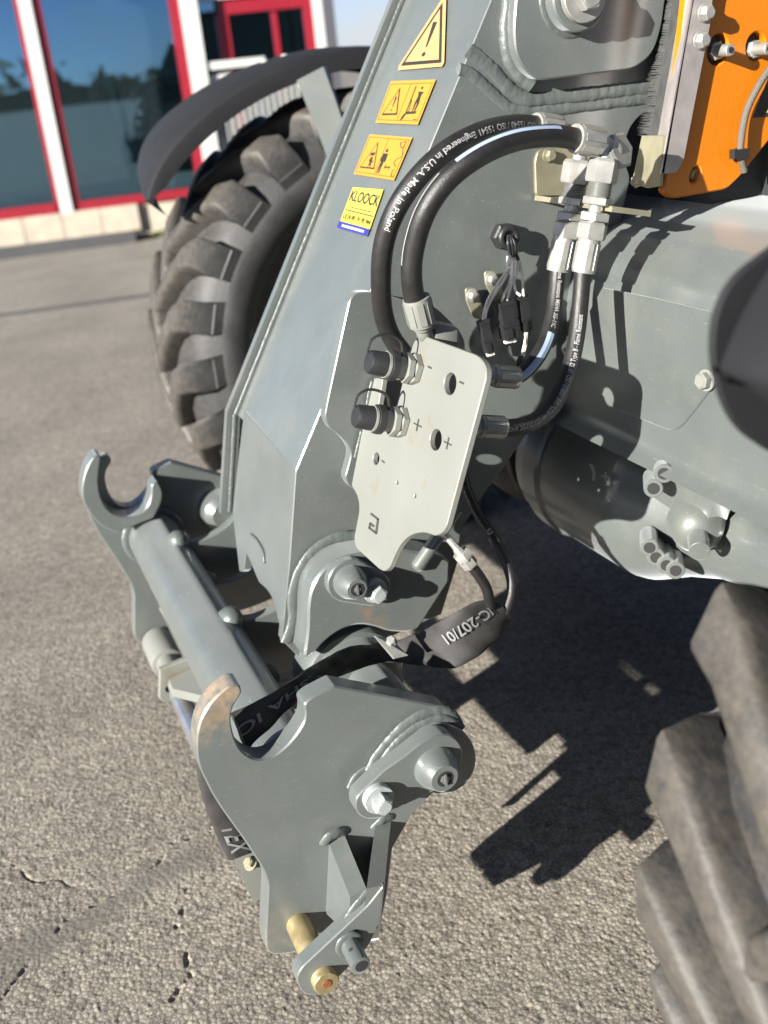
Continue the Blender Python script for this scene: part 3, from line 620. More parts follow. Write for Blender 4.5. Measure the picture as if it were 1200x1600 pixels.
# boss round the lower pivot of the boom tip
bs = MB(); cb_ = PL(557, 1062, BS-0.04); bs.lathe(cb_ + LA*0.05, NL, [(0, 0.072), (0.035, 0.072), (0.045, 0.066), (0.047, 0.060), (0.072, 0.058), (0.078, 0.052), (0.080, 0.03)], 56)
part('pivot_boss', bs, PAINT, HITCH)
# hidden back sheet between the hook plates, outline shaped to cast the ground shadow
bk = MB(); bk.slab([(0.215, LN+TP, 0.26+DZ), (0.215, LN+TP, 0.170+DZ), (0.215, 1.05, 0.170+DZ), (0.215, 1.05, 0.19+DZ), (0.215, 1.10, 0.19+DZ), (0.215, 1.10, 0.165+DZ), (0.215, 1.34, 0.165+DZ), (0.215, 1.34, 0.20+DZ), (0.215, 1.52, 0.20+DZ), (0.215, 1.52, 0.27+DZ)], XA*0.012); part('shadow_tie_plate', bk, PAINT, HITCH)
# boss plate, welds, pin and bolt on the near plate
part('boss_plate', plate(ell(690, 1186, 54, 55, 36), LN-0.016, 0.016), PAINT, HITCH)
weld([PL(x, y, LN-0.005) for x, y in ((580, 1205), (592, 1182), (612, 1157), (636, 1133), (662, 1117), (690, 1112), (708, 1124), (718, 1140))], 0.0090, HITCH)
weld([PL(x, y, LN-0.009) for x, y in ((600, 1190), (618, 1166), (640, 1146), (666, 1131), (692, 1125), (712, 1134))], 0.0075, HITCH)
weld([PL(x, y, LN-0.002) for x, y in ((548, 1232), (556, 1215), (572, 1203), (590, 1198))], 0.0060, HITCH)
def keeper2():
    l = LN-0.040; kp = [(555, 1256), (557, 1246), (566, 1236), (600, 1204, 0), (634, 1180, 0), (657, 1161), (680, 1149), (700, 1147), (716, 1156), (724, 1175), (722, 1196), (708, 1216), (694, 1228), (667, 1243), (640, 1255, 0), (612, 1270), (592, 1280), (570, 1280), (557, 1270)]
    part('keeper_plate', plate(kp, l, 0.022, bev=0.0015), PAINT, HITCH)
    c = PL(680, 1198, l); p = MB(); p.lathe(c, NL, [(0, 0.0250), (0.005, 0.0245), (0.024, 0.0165), (0.025, 0.0155)], 40); part('pivot_pin', p, PAINT, HITCH)
    hm = MB(); hm.lathe(c+NL*0.0252, NL, [(0, 0.0092), (0.0005, 0.0092)], 24); hm.hexhead(c+NL*0.0254, NL, 0.0058, 0.0014, 0.2, 1); part('grease_recess', hm, [DARK, STEEL], HITCH)
    s_ = MB(); s_.box((c[0]-0.0012, c[1]-0.0285, c[2]-0.007), (c[0]+0.0012, c[1]-0.0266, c[2]+0.007)); part('slot', s_, STEEL, HITCH)
    bolt(HITCH, PL(589, 1244, l), NL, 0.0172, 0.009, 0.0112, 0.014, BOLT, 0.55)
keeper2()
# bent latch bar with its rib, pin and stop tube
LB = 0.876
lat = plate([(462, 1530), (470, 1513, 12), (574, 1416, 10), (592, 1393, 10), (599, 1384, 0), (594, 1440, 0), (577, 1478, 10), (540, 1517, 10), (506, 1550), (490, 1557), (472, 1552)], LB, 0.019)
LATCH = part('latch_bar', lat, PAINT, HITCH)
lb = MB(); q4 = [PL(600, 1385, LB)+LA*0.0015, PL(611, 1283, LN), PL(592, 1468, LN), PL(591, 1452, LB)+LA*0.0015]
lb.slab(q4, (-0.019, 0, 0.004)); part('latch_arm', lb, PAINT, HITCH)
weld([PL(583, 1296, LN), PL(598, 1281, LN-0.002), PL(612, 1276, LN)], 0.006, HITCH)
rb = MB(); dv = PL(538, 1304, LN)-PL(514, 1318, LN)
rb.slab([PL(514, 1318, LN), PL(547, 1402, LB+0.019), PL(545, 1445, LB+0.019), PL(523, 1440, LB+0.035), PL(509, 1427, LN)], dv); part('latch_rib', rb, PAINT, HITCH)
weld([PL(506, 1318, LN), PL(513, 1308, LN-0.004), PL(526, 1302, LN-0.004), PL(540, 1298, LN)], 0.0065, HITCH)
weld([PL(540, 1440, LB+0.012), PL(553, 1420, LB+0.010), PL(566, 1404, LB+0.010), PL(580, 1388, LB+0.012)], 0.0055, HITCH)
pin = MB(); pa = PL(466, 1443, LN+0.0005); pb = np.array([pa[0], LB-0.010, pa[2]]); pin.lathe(pa, NL, [(0, 0.0145), (pa[1]-pb[1]-0.002, 0.0145), (pa[1]-pb[1], 0.0130)], 36)
part('latch_pin', pin, BRASS, HITCH, label='bronze coloured latch pin')
hm = MB(); hm.lathe(pb+NL*0.0003, NL, [(0, 0.0055), (0.0006, 0.0050)], 18); part('pin_bore', hm, RUST, HITCH)
st = MB(); sc = PL(545, 1473, LB); st.lathe(sc, NL, [(0, 0.0105), (0.036, 0.0105), (0.0365, 0.0098)], 30); part('stop_tube', st, PAINT, HITCH)
hm = MB(); hm.lathe(sc+NL*0.0368, NL, [(0, 0.0066), (0.0004, 0.0066)], 20); hm.lathe(sc+NL*0.020+np.array([-0.0045, 0, 0.0097])*0.98, (-0.42, -0.25, 0.9), [(0, 0.0019), (0.0006, 0.0019)], 14); part('tube_bore', hm, DARK, HITCH)
weld([sc+0.0115*(math.cos(t)*XA+math.sin(t)*ZA)+NL*0.003 for t in np.linspace(0, 6.28, 18)], 0.0055, HITCH)
# lock cylinder under the tube
lc = MB(); c = PL(247, 1003, LF-0.005); lc.lathe(c, NL, [(0, 0.029), (0.085, 0.029), (0.088, 0.027), (0.090, 0.020), (0.16, 0.020)], 40); LOCK = part('lock_cylinder', lc, PALE, HITCH)
br = plate([(250, 1047, 0), (299, 1027, 0), (318, 1062, 0), (263, 1099, 0), (255, 1097, 0), (249, 1092, 0)], 1.52, 0.012, holes=[ell(264, 1077, 5, 4.5, 12)]); part('lock_bracket', br, PALE, HITCH)
gs = MB(); gs.slab([PL(264, 1061, 1.515), PL(306, 1041, 1.515), PL(326, 1077, 1.36), PL(316, 1087, 1.36), PL(270, 1076, 1.46)], -ZA*0.012-XA*0.004); part('lock_gusset', gs, PALE, HITCH)
rd = MB(); c = PL(281, 1086, 1.50); rd.lathe(c, NL, [(0, 0.0165), (0.22, 0.0165)], 28); part('lock_rod', rd, CHROME, HITCH)
hm = MB(); hm.lathe(PL(264, 1077, 1.533), NL, [(0, 0.006), (0.002, 0.006)], 16); part('rust_spot', hm, RUST, HITCH)
fl = MB(); fl.slab([PL(248, 950, 1.76), PL(262, 945, 1.74), PL(300, 1032, 1.55), PL(290, 1036, 1.55)], np.array([0.006, 0, -0.02])); part('flat_bar', fl, PALE, HITCH)
# small bracket and screw at the lower left
sb = MB(); sb.slab([PL(365, 1343, 1.02), PL(400, 1330, 1.02), PL(430, 1400, 1.02), PL(396, 1409, 1.02)], np.array([0.004, 0.004, -0.003])); part('hose_bracket', sb, PALE, HITCH)
bolt(HITCH, PL(393, 1350, 1.018), nrm([-0.5, -0.3, 0.8]), 0.0085, 0.003, 0.0065, 0.006, OLIVE)

# ---- coupler plate ------------------------------------------------------------
CA = math.radians(20); CN = np.array([-math.cos(CA), 0, math.sin(CA)]); CW = np.array([math.sin(CA), 0, math.cos(CA)]); C0 = PL(565, 672, BS-0.022)
def PC(x, y, d=0.0): return PP(x, y, C0 + CN*d, CN)
outline = [(648, 530, 4), (660, 524, 6), (748, 556, 14), (760, 572, 12), (759, 592, 6), (697, 823, 7), (690, 833, 4), (679, 837, 3), (663, 831), (643, 834), (627, 847), (616, 867), (608, 887, 6), (600, 893, 4), (592, 889, 5), (556, 856, 5), (553, 842, 7), (562, 795), (559, 775), (549, 759, 4), (566, 672, 2), (585, 590, 2), (598, 592, 1), (590, 640, 3), (614, 650, 3), (626, 610, 4), (640, 548, 6)]
holes = [ell(703, 599.5, 9.6, 17.5, 28, 0.06), ell(680.5, 687, 9.2, 16.8, 28, 0.06), ell(587.5, 716.5, 4.9, 9.6, 20, 0.06), ell(620.5, 754, 1.7, 3.0, 10), ell(648.5, 775, 1.8, 3.1, 10)]
CPL = part('coupler_plate', plate_on(outline, C0, CN, 0.007, holes, bev=0.0008), PALE)
def mark(polys):
    mk = MB()
    for poly in (polys if isinstance(polys[0], list) else [polys]): plate_on([(x, y, 0) for x, y in poly], C0, CN, 0.0006, (), 0.0, 0, mk, 0.0005)
    part('engraved_mark', mk, ENGR, CPL, 0)
mark([(669, 571), (675, 574), (674.5, 577), (668.5, 574)]); mark([(718.5, 595), (725.5, 598), (725, 601), (718, 598)]); mark([(597, 718.5), (601.5, 721.5), (601, 724), (596.5, 721)])
def plus(x, y):
    mark([[(x-6.5, y-4.6), (x+6, y+1.8), (x+5.6, y+4), (x-6.9, y-2.4)], [(x+0.2, y-10), (x+2, y-9), (x-1.6, y+9.5), (x-3.4, y+8.5)]])
plus(653.5, 664.5); plus(700.5, 693)
# the maker's mark, a squared hook, cut into the plate
lg = [(580.5, 803), (591, 811.5), (588, 833), (577.5, 825), (579, 818), (584, 822)]
gm_ = []
for (xa, ya), (xb, yb) in zip(lg[:-1], lg[1:]):
    d = nrm([xb-xa, yb-ya]); o_2 = np.array([-d[1], d[0]])*1.7; e2 = d*1.2
    gm_.append([(xa-e2[0]-o_2[0], ya-e2[1]-o_2[1]), (xb+e2[0]-o_2[0], yb+e2[1]-o_2[1]), (xb+e2[0]+o_2[0], yb+e2[1]+o_2[1]), (xa-e2[0]+o_2[0], ya-e2[1]+o_2[1])])
mark(gm_)
# bracket strip and box behind the plate
bx = MB(); p0 = PC(575, 640, -0.008); bx.slab([PC(566, 680, -0.008), PC(586, 588, -0.008), PC(640, 560, -0.008), PC(640, 700, -0.008)], -CN*0.0) if False else None
bx.slab([PL(592, 590, BS-0.02), PL(575, 660, BS-0.02), PL(640, 700, BS-0.02), PL(640, 590, BS-0.02)], (0, -0.006, 0)); part('bracket_strip', bx, PALE, CPL)
weld([PL(583, 596, BS-0.024), PL(578, 615, BS-0.024), PL(575, 632, BS-0.024)], 0.0032, CPL); weld([PL(566, 674, BS-0.024), PL(561, 695, BS-0.024), PL(556, 715, BS-0.024)], 0.0032, CPL)
def coupler(x, y):
    b = PC(x, y); c = MB(); c.hexhead(b, CN, 0.0182, 0.0085, 0.2); c.hexhead(b+CN*0.0088, CN, 0.0172, 0.008, 0.5); c.lathe(b+CN*0.0165, CN, [(0, 0.0125), (0.014, 0.0125)], 28)
    co = part('coupler', c, PALE, CPL, 30)
    k = MB(); k.lathe(b+CN*0.027, CN, [(0, 0.0165), (0.004, 0.0170), (0.008, 0.0165), (0.0085, 0.0142), (0.030, 0.0132), (0.0325, 0.0118), (0.033, 0.009)], 36); cap = part('dust_cap', k, RUB, CPL)
    k = MB(); k.lathe(b+CN*0.0365, CN, [(0, 0.0150), (0.003, 0.0150)], 32); part('cap_ring', k, ZINC, CPL)
    e = b+CN*0.056
    st = spline([e+CN*0.004+ZA*0.010, e+ZA*0.026-CN*0.004, e+ZA*0.034-CN*0.020, e+ZA*0.030-CN*0.038, e+ZA*0.013-CN*0.040], 24); k = MB(); k.tube(st, 0.0016, 8); part('cap_strap', k, RUB, CPL)
coupler(651, 578); coupler(630, 661)

# ---- stickers on the boom front -----------------------------------------------
def sticker(name, corners, base, draw, label, P0=a2, n=n1, lift=0.0004, r=1.5, parent=None, edge=None):
    """corners px: top-left, top-right, bottom-right, bottom-left; draw gets put(poly in 0..1, material index)."""
    c = [PP(x, y, P0, n) for x, y in corners]; mb = MB(); mats = [base]
    def pt(u, v, d=0.0):
        return (c[0]*(1-u)+c[1]*u)*(1-v) + (c[3]*(1-u)+c[2]*u)*v + n*(lift+d)
    def put(poly, m, lay=1):
        if m not in mats: mats.append(m)
        tr_ = tessellate_polygon([[Vector((x, y, 0)) for x, y in poly]]); mb.add([pt(x, y, 0.00018*lay) for x, y in poly], [tuple(f) for f in tr_], mats.index(m))
    def write(s, u0, u1, v0, v1, m, lay=1):
        if m not in mats: mats.append(m)
        v, f = text2d(s); w = v[:, 0].max(); y0, y1 = v[:, 1].min(), v[:, 1].max()
        mb.add([pt(u0+(u1-u0)*a/w, v1-(v1-v0)*(b-y0)/(y1-y0), 0.00018*lay) for a, b in v], f, mats.index(m))
    outl = draw(put, write)
    outl = [0] if outl is None else outl
    if len(outl) == 1: outl = [(0, 0), (1, 0), (1, 1), (0, 1)]
    m = len(outl); fr_ = tessellate_polygon([[Vector((x, y, 0)) for x, y in outl]])
    mb.add([pt(x, y) for x, y in outl], [tuple(f) for f in fr_], 0); mb.add([pt(x, y, -lift+0.0001) for x, y in outl] + [pt(x, y) for x, y in outl], [(i, (i+1) % m, m+(i+1) % m, m+i) for i in range(m)], 0)
    return part(name, mb, mats, parent or BOOM, 0, label)
def rectp(x0, y0, x1, y1): return [(x0, y0), (x1, y0), (x1, y1), (x0, y1)]
def frame_lines(put, x0, y0, x1, y1, t, m, tv=None):
    tv = tv or t
    put(rectp(x0, y0, x1, y0+tv), m); put(rectp(x0, y1-tv, x1, y1), m); put(rectp(x0, y0, x0+t, y1), m); put(rectp(x1-t, y0, x1, y1), m)
def tri_sign(put, ax, ay, bx, by, cx_, cy_, t, m, inner):
    put([(ax, ay), (bx, by), (cx_, cy_)], m, 1); g = ((ax+bx+cx_)/3, (ay+by+cy_)/3)
    put([(g[0]+(p[0]-g[0])*(1-t), g[1]+(p[1]-g[1])*(1-t)) for p in ((ax, ay), (bx, by), (cx_, cy_))], inner, 2)
def excl(put, x, y0, y1, w, m):
    put([(x-w, y0), (x+w, y0), (x+w*0.35, y0+(y1-y0)*0.72), (x-w*0.35, y0+(y1-y0)*0.72)], m, 3)
    put([(x+w*0.8*math.cos(a), (y1-(y1-y0)*0.07)+(y1-y0)*0.07*math.sin(a)) for a in np.linspace(0, 6.28, 10, endpoint=False)], m, 3)
def d_tri(put, write):
    tri_sign(put, 0.5, 0.085, 0.95, 0.945, 0.05, 0.945, 0.17, BLK, YELP); excl(put, 0.5, 0.36, 0.84, 0.05, BLK)
    return [(0.47, 0.0), (0.53, 0.0), (1.0, 0.94), (0.985, 1.0), (0.015, 1.0), (0.0, 0.94)]
DIR = 'BOOM'
sticker('warning_sticker', [(664, -6), (730, -6), (692, 104), (621, 110)], YELP, d_tri, 'large amber triangle sticker with exclamation mark')
def d_lift(put, write):
    frame_lines(put, 0.03, 0.07, 0.97, 0.93, 0.008, BLK, 0.012); put(rectp(0.5, 0.07, 0.508, 0.93), BLK)
    tri_sign(put, 0.29, 0.15, 0.46, 0.80, 0.08, 0.82, 0.20, BLK, YEL); excl(put, 0.285, 0.38, 0.72, 0.022, BLK)
    put(rectp(0.63, 0.13, 0.655, 0.80), BLK); put([(0.655, 0.72), (0.86, 0.70), (0.86, 0.76), (0.655, 0.78)], BLK); put([(0.655, 0.45), (0.67, 0.45), (0.70, 0.72), (0.68, 0.72)], BLK)
    put([(0.60, 0.78), (0.66, 0.74), (0.62, 0.90), (0.56, 0.93)], BLK)
    put([(0.79+0.022*math.cos(a), 0.18+0.035*math.sin(a)) for a in np.linspace(0, 6.28, 10, endpoint=False)], BLK)
    put([(0.74, 0.26), (0.86, 0.27), (0.83, 0.36), (0.85, 0.52), (0.75, 0.52), (0.77, 0.36)], BLK)
    put([(0.75, 0.52), (0.79, 0.52), (0.785, 0.70), (0.76, 0.70)], BLK); put([(0.805, 0.52), (0.85, 0.52), (0.83, 0.70), (0.805, 0.70)], BLK); put(rectp(0.86, 0.885, 0.95, 0.905), BLK)
    return [0]
sticker('warning_sticker', [(611, 127), (681, 124.5), (653, 195), (587, 192)], YEL, d_lift, 'amber sticker showing a person on a lift mast')
def d_stand(put, write):
    frame_lines(put, 0.03, 0.06, 0.97, 0.94, 0.008, BLK, 0.012); put(rectp(0.5, 0.06, 0.508, 0.94), BLK)
    tri_sign(put, 0.29, 0.15, 0.46, 0.82, 0.08, 0.83, 0.16, BLK, YEL)
    put([(0.23, 0.44), (0.33, 0.42), (0.33, 0.50), (0.23, 0.52)], BLK, 3); put([(0.27, 0.54), (0.32, 0.54), (0.33, 0.64), (0.37, 0.62), (0.33, 0.70), (0.36, 0.80), (0.31, 0.74), (0.28, 0.79), (0.28, 0.66), (0.25, 0.63)], BLK, 3)
    put([(0.575+0.028*math.cos(a), 0.35+0.045*math.sin(a)) for a in np.linspace(0, 6.28, 10, endpoint=False)], BLK)
    put([(0.52, 0.42), (0.63, 0.42), (0.64, 0.62), (0.605, 0.62), (0.60, 0.90), (0.575, 0.90), (0.57, 0.68), (0.555, 0.90), (0.53, 0.90), (0.54, 0.62), (0.51, 0.60)], BLK)
    put([(0.66, 0.73), (0.70, 0.68), (0.70, 0.72), (0.76, 0.72), (0.76, 0.68), (0.80, 0.73), (0.76, 0.78), (0.76, 0.745), (0.70, 0.745), (0.70, 0.78)], BLK)
    for a, b in (((0.80, 0.14), (0.92, 0.10)), ((0.92, 0.10), (0.90, 0.22)), ((0.80, 0.14), (0.86, 0.26)), ((0.86, 0.26), (0.93, 0.22)), ((0.90, 0.24), (0.955, 0.42)), ((0.86, 0.52), (0.96, 0.45)), ((0.84, 0.62), (0.86, 0.52)), ((0.84, 0.62), (0.92, 0.70)), ((0.88, 0.80), (0.90, 0.90)), ((0.92, 0.76), (0.88, 0.80))):
        d = nrm([b[0]-a[0], b[1]-a[1]]); pv_ = np.array([-d[1], d[0]])*0.008; put([(a[0]-pv_[0], a[1]-pv_[1]), (b[0]-pv_[0], b[1]-pv_[1]), (b[0]+pv_[0], b[1]+pv_[1]), (a[0]+pv_[0], a[1]+pv_[1])], BLK)
    put(rectp(0.88, 0.905, 0.95, 0.92), BLK)
    return [0]
sticker('warning_sticker', [(578, 210), (644.5, 215), (616, 282), (553, 272)], YEL, d_stand, 'amber sticker showing a standing person and a raised bucket')
def d_dealer(put, write):
    write('KLOOCK', 0.05, 0.95, 0.13, 0.37, NAVY, 3); put([(0.45, 0.09), (0.56, 0.07), (0.56, 0.075), (0.45, 0.10)], YELP)
    x = 0.18
    while x < 0.84: w = random.uniform(0.02, 0.07); put(rectp(x, 0.485, min(x+w, 0.85), 0.510), ENGR, 2); x += w+0.015
    x = 0.05
    while x < 0.93: w = random.uniform(0.02, 0.08); put(rectp(x, 0.560, min(x+w, 0.95), 0.590), ENGR, 2); x += w+0.013
    write('0 24 49 / 91 95 944', 0.13, 0.95, 0.655, 0.775, BLK, 3); put([(0.06, 0.66), (0.08, 0.65), (0.085, 0.72), (0.11, 0.75), (0.10, 0.78), (0.065, 0.74)], BLK)
    put([(0.0, 0.84), (1.0, 0.84), (1.0, 0.98), (0.97, 1.0), (0.03, 1.0), (0.0, 0.98)], BLU); x = 0.14
    while x < 0.86: w = random.uniform(0.015, 0.05); put(rectp(x, 0.895, min(x+w, 0.88), 0.945), STW, 2); x += w+0.010
    return rounded([(0, 0, 0.07), (1, 0, 0.07), (1, 1, 0.03), (0, 1, 0.03)])
sticker('dealer_sticker', [(553.5, 288), (603, 297), (574, 370), (526.5, 356)], YEL2, d_dealer, 'yellow dealer sticker reading KLOOCK with a blue foot')

# ---- bulkhead bracket and its fittings -----------------------------------------
BW = nrm(PL(905, 250, 1.13)-PL(876, 420, 1.13))                       # direction of the fittings, up along the boom
mb = plate([(836, 250), (842, 234, 6), (925, 228, 4), (930, 305, 0), (838, 306, 6)], BS-0.004, 0.005, bev=0.0006)
BRK = part('bulkhead_bracket', mb, OLIVE)
cA = PL(836, 305, BS-0.004); bd = nrm(np.cross(BW, LA))*1.0
if bd[0] < 0: bd = -bd
sh_ = MB(); sh_.slab([cA, cA-LA*0.170, cA-LA*0.170+bd*0.052, cA+bd*0.052], -BW*0.006); part('shelf', sh_, OLIVE, BRK)
bolt(BRK, PL(857, 243, BS-0.004), NL, 0.0085, 0.002, 0.0072, 0.007, OLIVE, 0.1, 'screw')
def fitting(x, l, ys, parent, elbow):
    """stack along BW at pixel column; ys = dict of levels measured from the shelf along BW (metres)"""
    base = PL(x, 322, l)
    f = MB(); f.lathe(base, BW, [(-0.062, 0.0085), (-0.058, 0.0080), (0.065, 0.0080)], 24)
    part('stem', f, ZINC, parent)
    for d, hh, r, rot in ((0.001, 0.009, 0.0160, 0.1), (-0.016, 0.0095, 0.0175, 0.6), (-0.036, 0.019, 0.0172, 0.35), (0.025, 0.026, 0.0178, 0.15)):
        k = MB(); k.hexhead(base+BW*d, BW, r, hh, rot); part('nut', k, ZINC, parent, 30)
    k = MB(); prof = []
    for i in range(8): prof += [(0.010+i*0.002, 0.0126), (0.011+i*0.002, 0.0135)]
    k.lathe(base, BW, prof, 24); part('thread', k, STEEL, parent)
    return base
f1 = fitting(893, 1.125, None, BRK, 0); f2 = fitting(932, 1.065, None, BRK, 0)
def ferrule(parent, p0, p1, r, m=ZINC, name='ferrule'):
    d = np.linalg.norm(np.asarray(p1)-p0); ax = nrm(np.asarray(p1)-p0); k = MB()
    k.lathe(p0, ax, [(0, r*0.62), (0.001, r*0.70), (d*0.10, r*0.74), (d*0.16, r*0.98), (d*0.22, r), (d*0.94, r*1.04), (d, r*1.0)], 32)
    a = nrm(np.cross(ax, [0.3, 0.2, 0.9])); b = np.cross(ax, a)
    for t in np.linspace(0, 6.283, 8, endpoint=False):                  # crimp flats
        c = np.asarray(p0)+ax*d*0.58+(a*math.cos(t)+b*math.sin(t))*r*1.0; tg = -a*math.sin(t)+b*math.cos(t); nn = a*math.cos(t)+b*math.sin(t)
        k.slab([c-tg*r*0.24-ax*d*0.33, c+tg*r*0.24-ax*d*0.33, c+tg*r*0.24+ax*d*0.33, c-tg*r*0.24+ax*d*0.33], nn*r*0.055)
    return part(name, k, m, parent, 30)
def hose(name, pxl, r, n=90, label=None, m=HOSE, seg=22, parent=LOADER):
    pts = spline([PL(*p) for p in pxl], n); mb = MB(); T, N, B = frames(pts)
    mb.tube(pts, r, seg); o = part(name, mb, m, parent, 60, label); return o, pts
# outer and inner upper hose
R1 = 0.0113
h1, p1 = hose('hydraulic_hose', [(838, 197, 1.120), (800, 196, 1.105), (752, 207, 1.09), (700, 234, 1.08), (655, 275, 1.08), (620, 325, 1.085), (600, 380, 1.10), (595, 440, 1.12), (599, 490, 1.14), (611, 525, 1.15), (630, 552, 1.15)], R1, label='outer upper hose with white lettering')
h2, p2 = hose('hydraulic_hose', [(900, 217, 1.060), (860, 212, 1.05), (805, 219, 1.04), (750, 242, 1.035), (700, 280, 1.04), (665, 330, 1.05), (647, 385, 1.065), (643, 430, 1.075), (648, 472, 1.085)], R1*1.02, label='inner upper hose with pale blue stripe')
ferrule(h1, PL(880, 203, 1.125), PL(836, 197, 1.119), 0.0142); ferrule(h2, PL(944, 224, 1.066), PL(898, 216, 1.060), 0.0150)
ferrule(h2, PL(662, 515, 1.088), PL(650, 465, 1.084), 0.0150, PALE)
k = MB(); k.tube(spline([PL(880, 203, 1.125), PL(900, 212, 1.125), PL(907, 232, 1.125), PL(906, 258, 1.125)], 20), 0.0082, 16); part('elbow', k, ZINC, h1)
k = MB(); k.tube(spline([PL(940, 224, 1.066), PL(962, 232, 1.066), PL(957, 250, 1.066), PL(946, 272, 1.066)], 20), 0.0085, 16); k.hexhead(PL(955, 240, 1.075), nrm([0.35, -0.9, 0.25]), 0.021, 0.016, 0.2); part('elbow', k, ZINC, h2)
k = MB(); k.hexhead(PL(672, 522, 1.10), -CN, 0.0165, 0.030, 0.3); k.tube(spline([PL(660, 508, 1.088), PL(664, 522, 1.092), PL(676, 530, 1.10)], 10), 0.009, 14); part('elbow', k, PALE, h2)
# lower hoses
R3, R4 = 0.0092, 0.0096
h3, p3 = hose('hydraulic_hose', [(871, 418, 1.125), (869, 450, 1.12), (864, 490, 1.11), (853, 532, 1.095), (836, 563, 1.08), (815, 584, 1.075), (795, 590, 1.075)], R3, label='lower hose with a pale blue stripe at its bend')
h4, p4 = hose('hydraulic_hose', [(911, 418, 1.065), (907, 470, 1.06), (900, 530, 1.05), (886, 590, 1.035), (863, 635, 1.02), (832, 660, 1.01), (800, 668, 1.005), (775, 667, 1.005)], R4, label='longest lower hose with a line of white lettering')
ferrule(h3, PL(884, 360, 1.125), PL(871, 424, 1.125), 0.0128); ferrule(h4, PL(923, 364, 1.065), PL(911, 426, 1.065), 0.0128)
k1 = PL(764, 587, 1.075); ferrule(h3, k1, PL(808, 590, 1.075), 0.0125); ferrule(h4, PL(742, 666, 1.005), PL(787, 668, 1.005), 0.0122)
k = MB(); k.tube([PL(735, 584, 1.075), k1], 0.010, 14); k.hexhead(PL(744, 585, 1.075), nrm(PL(764, 587, 1.075)-PL(735, 584, 1.075)), 0.014, 0.012); part('nut', k, ZINC, h3, 30)
k = MB(); k.tube([PL(715, 664, 1.005), PL(744, 666, 1.005)], 0.010, 14); part('nut', k, ZINC, h4, 30)
def hprint(h, pts, r, items):
    for name, m, fn in items:
        mb = MB(); fn(mb); part(name, mb, m, h, 0)
f1a = facing(p1); f2a = facing(p2); f3a = facing(p3); f4a = facing(p4)
def arc(pts): return np.r_[0, np.cumsum(np.linalg.norm(np.diff(pts, axis=0), axis=1))]
def stripe(pts, r, s0, s1, ang, wd):
    mb = MB(); T, N, B = frames(pts); Ls = arc(pts); vs = []; idx = [i for i in range(len(pts)) if s0*Ls[-1] <= Ls[i] <= s1*Ls[-1]]
    for i in idx:
        for k in (-1, 0, 1): a = ang[i]+k*wd/r/2; vs.append(pts[i]+(r+0.0004)*(math.cos(a)*N[i]+math.sin(a)*B[i]))
    fs = []
    for j in range(len(idx)-1): fs += [(j*3, j*3+1, j*3+4, j*3+3), (j*3+1, j*3+2, j*3+5, j*3+4)]
    mb.add(vs, fs); return mb
L1 = arc(p1)[-1]
mb = MB(); text_on_tube(mb, p1, R1, 'ISO 15540 / ISO 15541 Engineered in U.S.A. Made in Poland', 0.0092, 0.016, f1a, 0, False); part('hose_print', mb, INK, h1, 0)
part('hose_stripe', stripe(p2, R1*1.02, 0.10, 0.50, f2a+0.80, 0.0045), BLUEINK, h2, 0); part('hose_stripe', stripe(p2, R1*1.02, 0.54, 0.86, f2a+1.10, 0.0016), INK, h2, 0)
part('hose_stripe', stripe(p3, R3, 0.50, 0.97, f3a-0.35, 0.0085), BLUEINK, h3, 0)
mb = MB(); text_on_tube(mb, p3, R3, 'Flame Resistant MSHA 2G-11C', 0.0075, 0.0, f3a-0.4, 0, False, 0.8); part('hose_print', mb, INK, h3, 0)
mb = MB(); text_on_tube(mb, p4, R4, 'MSHA 2G-11C 12.5 mm (1/2") / SAE 100R19 / ISO 18752 Type B - Flame Resistant', 0.0080, arc(p4)[-1]*0.97, f4a-0.15, 0, True, 0.70); part('hose_print', mb, INK, h4, 0)

# ---- wiring on the boom side ---------------------------------------------------
gm = MB(); g0 = PL(783, 368, BS); gm.hexhead(g0, NL, 0.0165, 0.014, 0.1); gm.lathe(g0+NL*0.014, NL, [(0, 0.012), (0.006, 0.012)], 28)
tor = [g0+NL*0.020+0.0105*(math.cos(t)*XA+math.sin(t)*ZA) for t in np.linspace(0, 6.283, 28)]; gm.tube(tor, 0.0042, 10)
HARN = part('cable_harness', gm, RUB)
def wire(pxl, r, m, name='wire'):
    mb = MB(); mb.tube(spline([PL(*p) for p in pxl], 26), r, 8); part(name, mb, m, HARN)
for dx in (-3, 2, 7): wire([(795+dx*0.3, 368, BS-0.022), (797+dx, 380, BS-0.028), (799+dx, 395, BS-0.026), (800+dx*1.4, 406, BS-0.024)], 0.0022, RUB)
for a in ([(796, 400), (795, 418), (780, 440), (764, 465), (757, 485), (754, 505)], [(798, 402), (797, 420), (783, 445), (768, 468), (760, 487), (758, 505)], [(800, 404), (800, 425), (795, 445), (788, 460), (784, 472)], [(802, 404), (801, 430), (797, 452), (792, 470)], [(810, 408), (807, 430), (803, 440), (806, 455), (814, 462)], [(812, 410), (816, 428), (817, 445), (818, 462)], [(821, 520), (820, 535), (817, 550), (815, 566)], [(823, 520), (822, 536), (819, 552), (816, 566)]):
    wire([(x, y, BS-0.030+0.006*math.sin(y*0.2)) for x, y in a], 0.0017, WIRE)
for x, y in ((795, 408), (800, 410), (811, 417)):
    k = MB(); k.tube([PL(x, y-8, BS-0.027), PL(x-0.5, y+7, BS-0.027)], 0.0030, 10); part('wire_sleeve', k, WIRE, HARN)
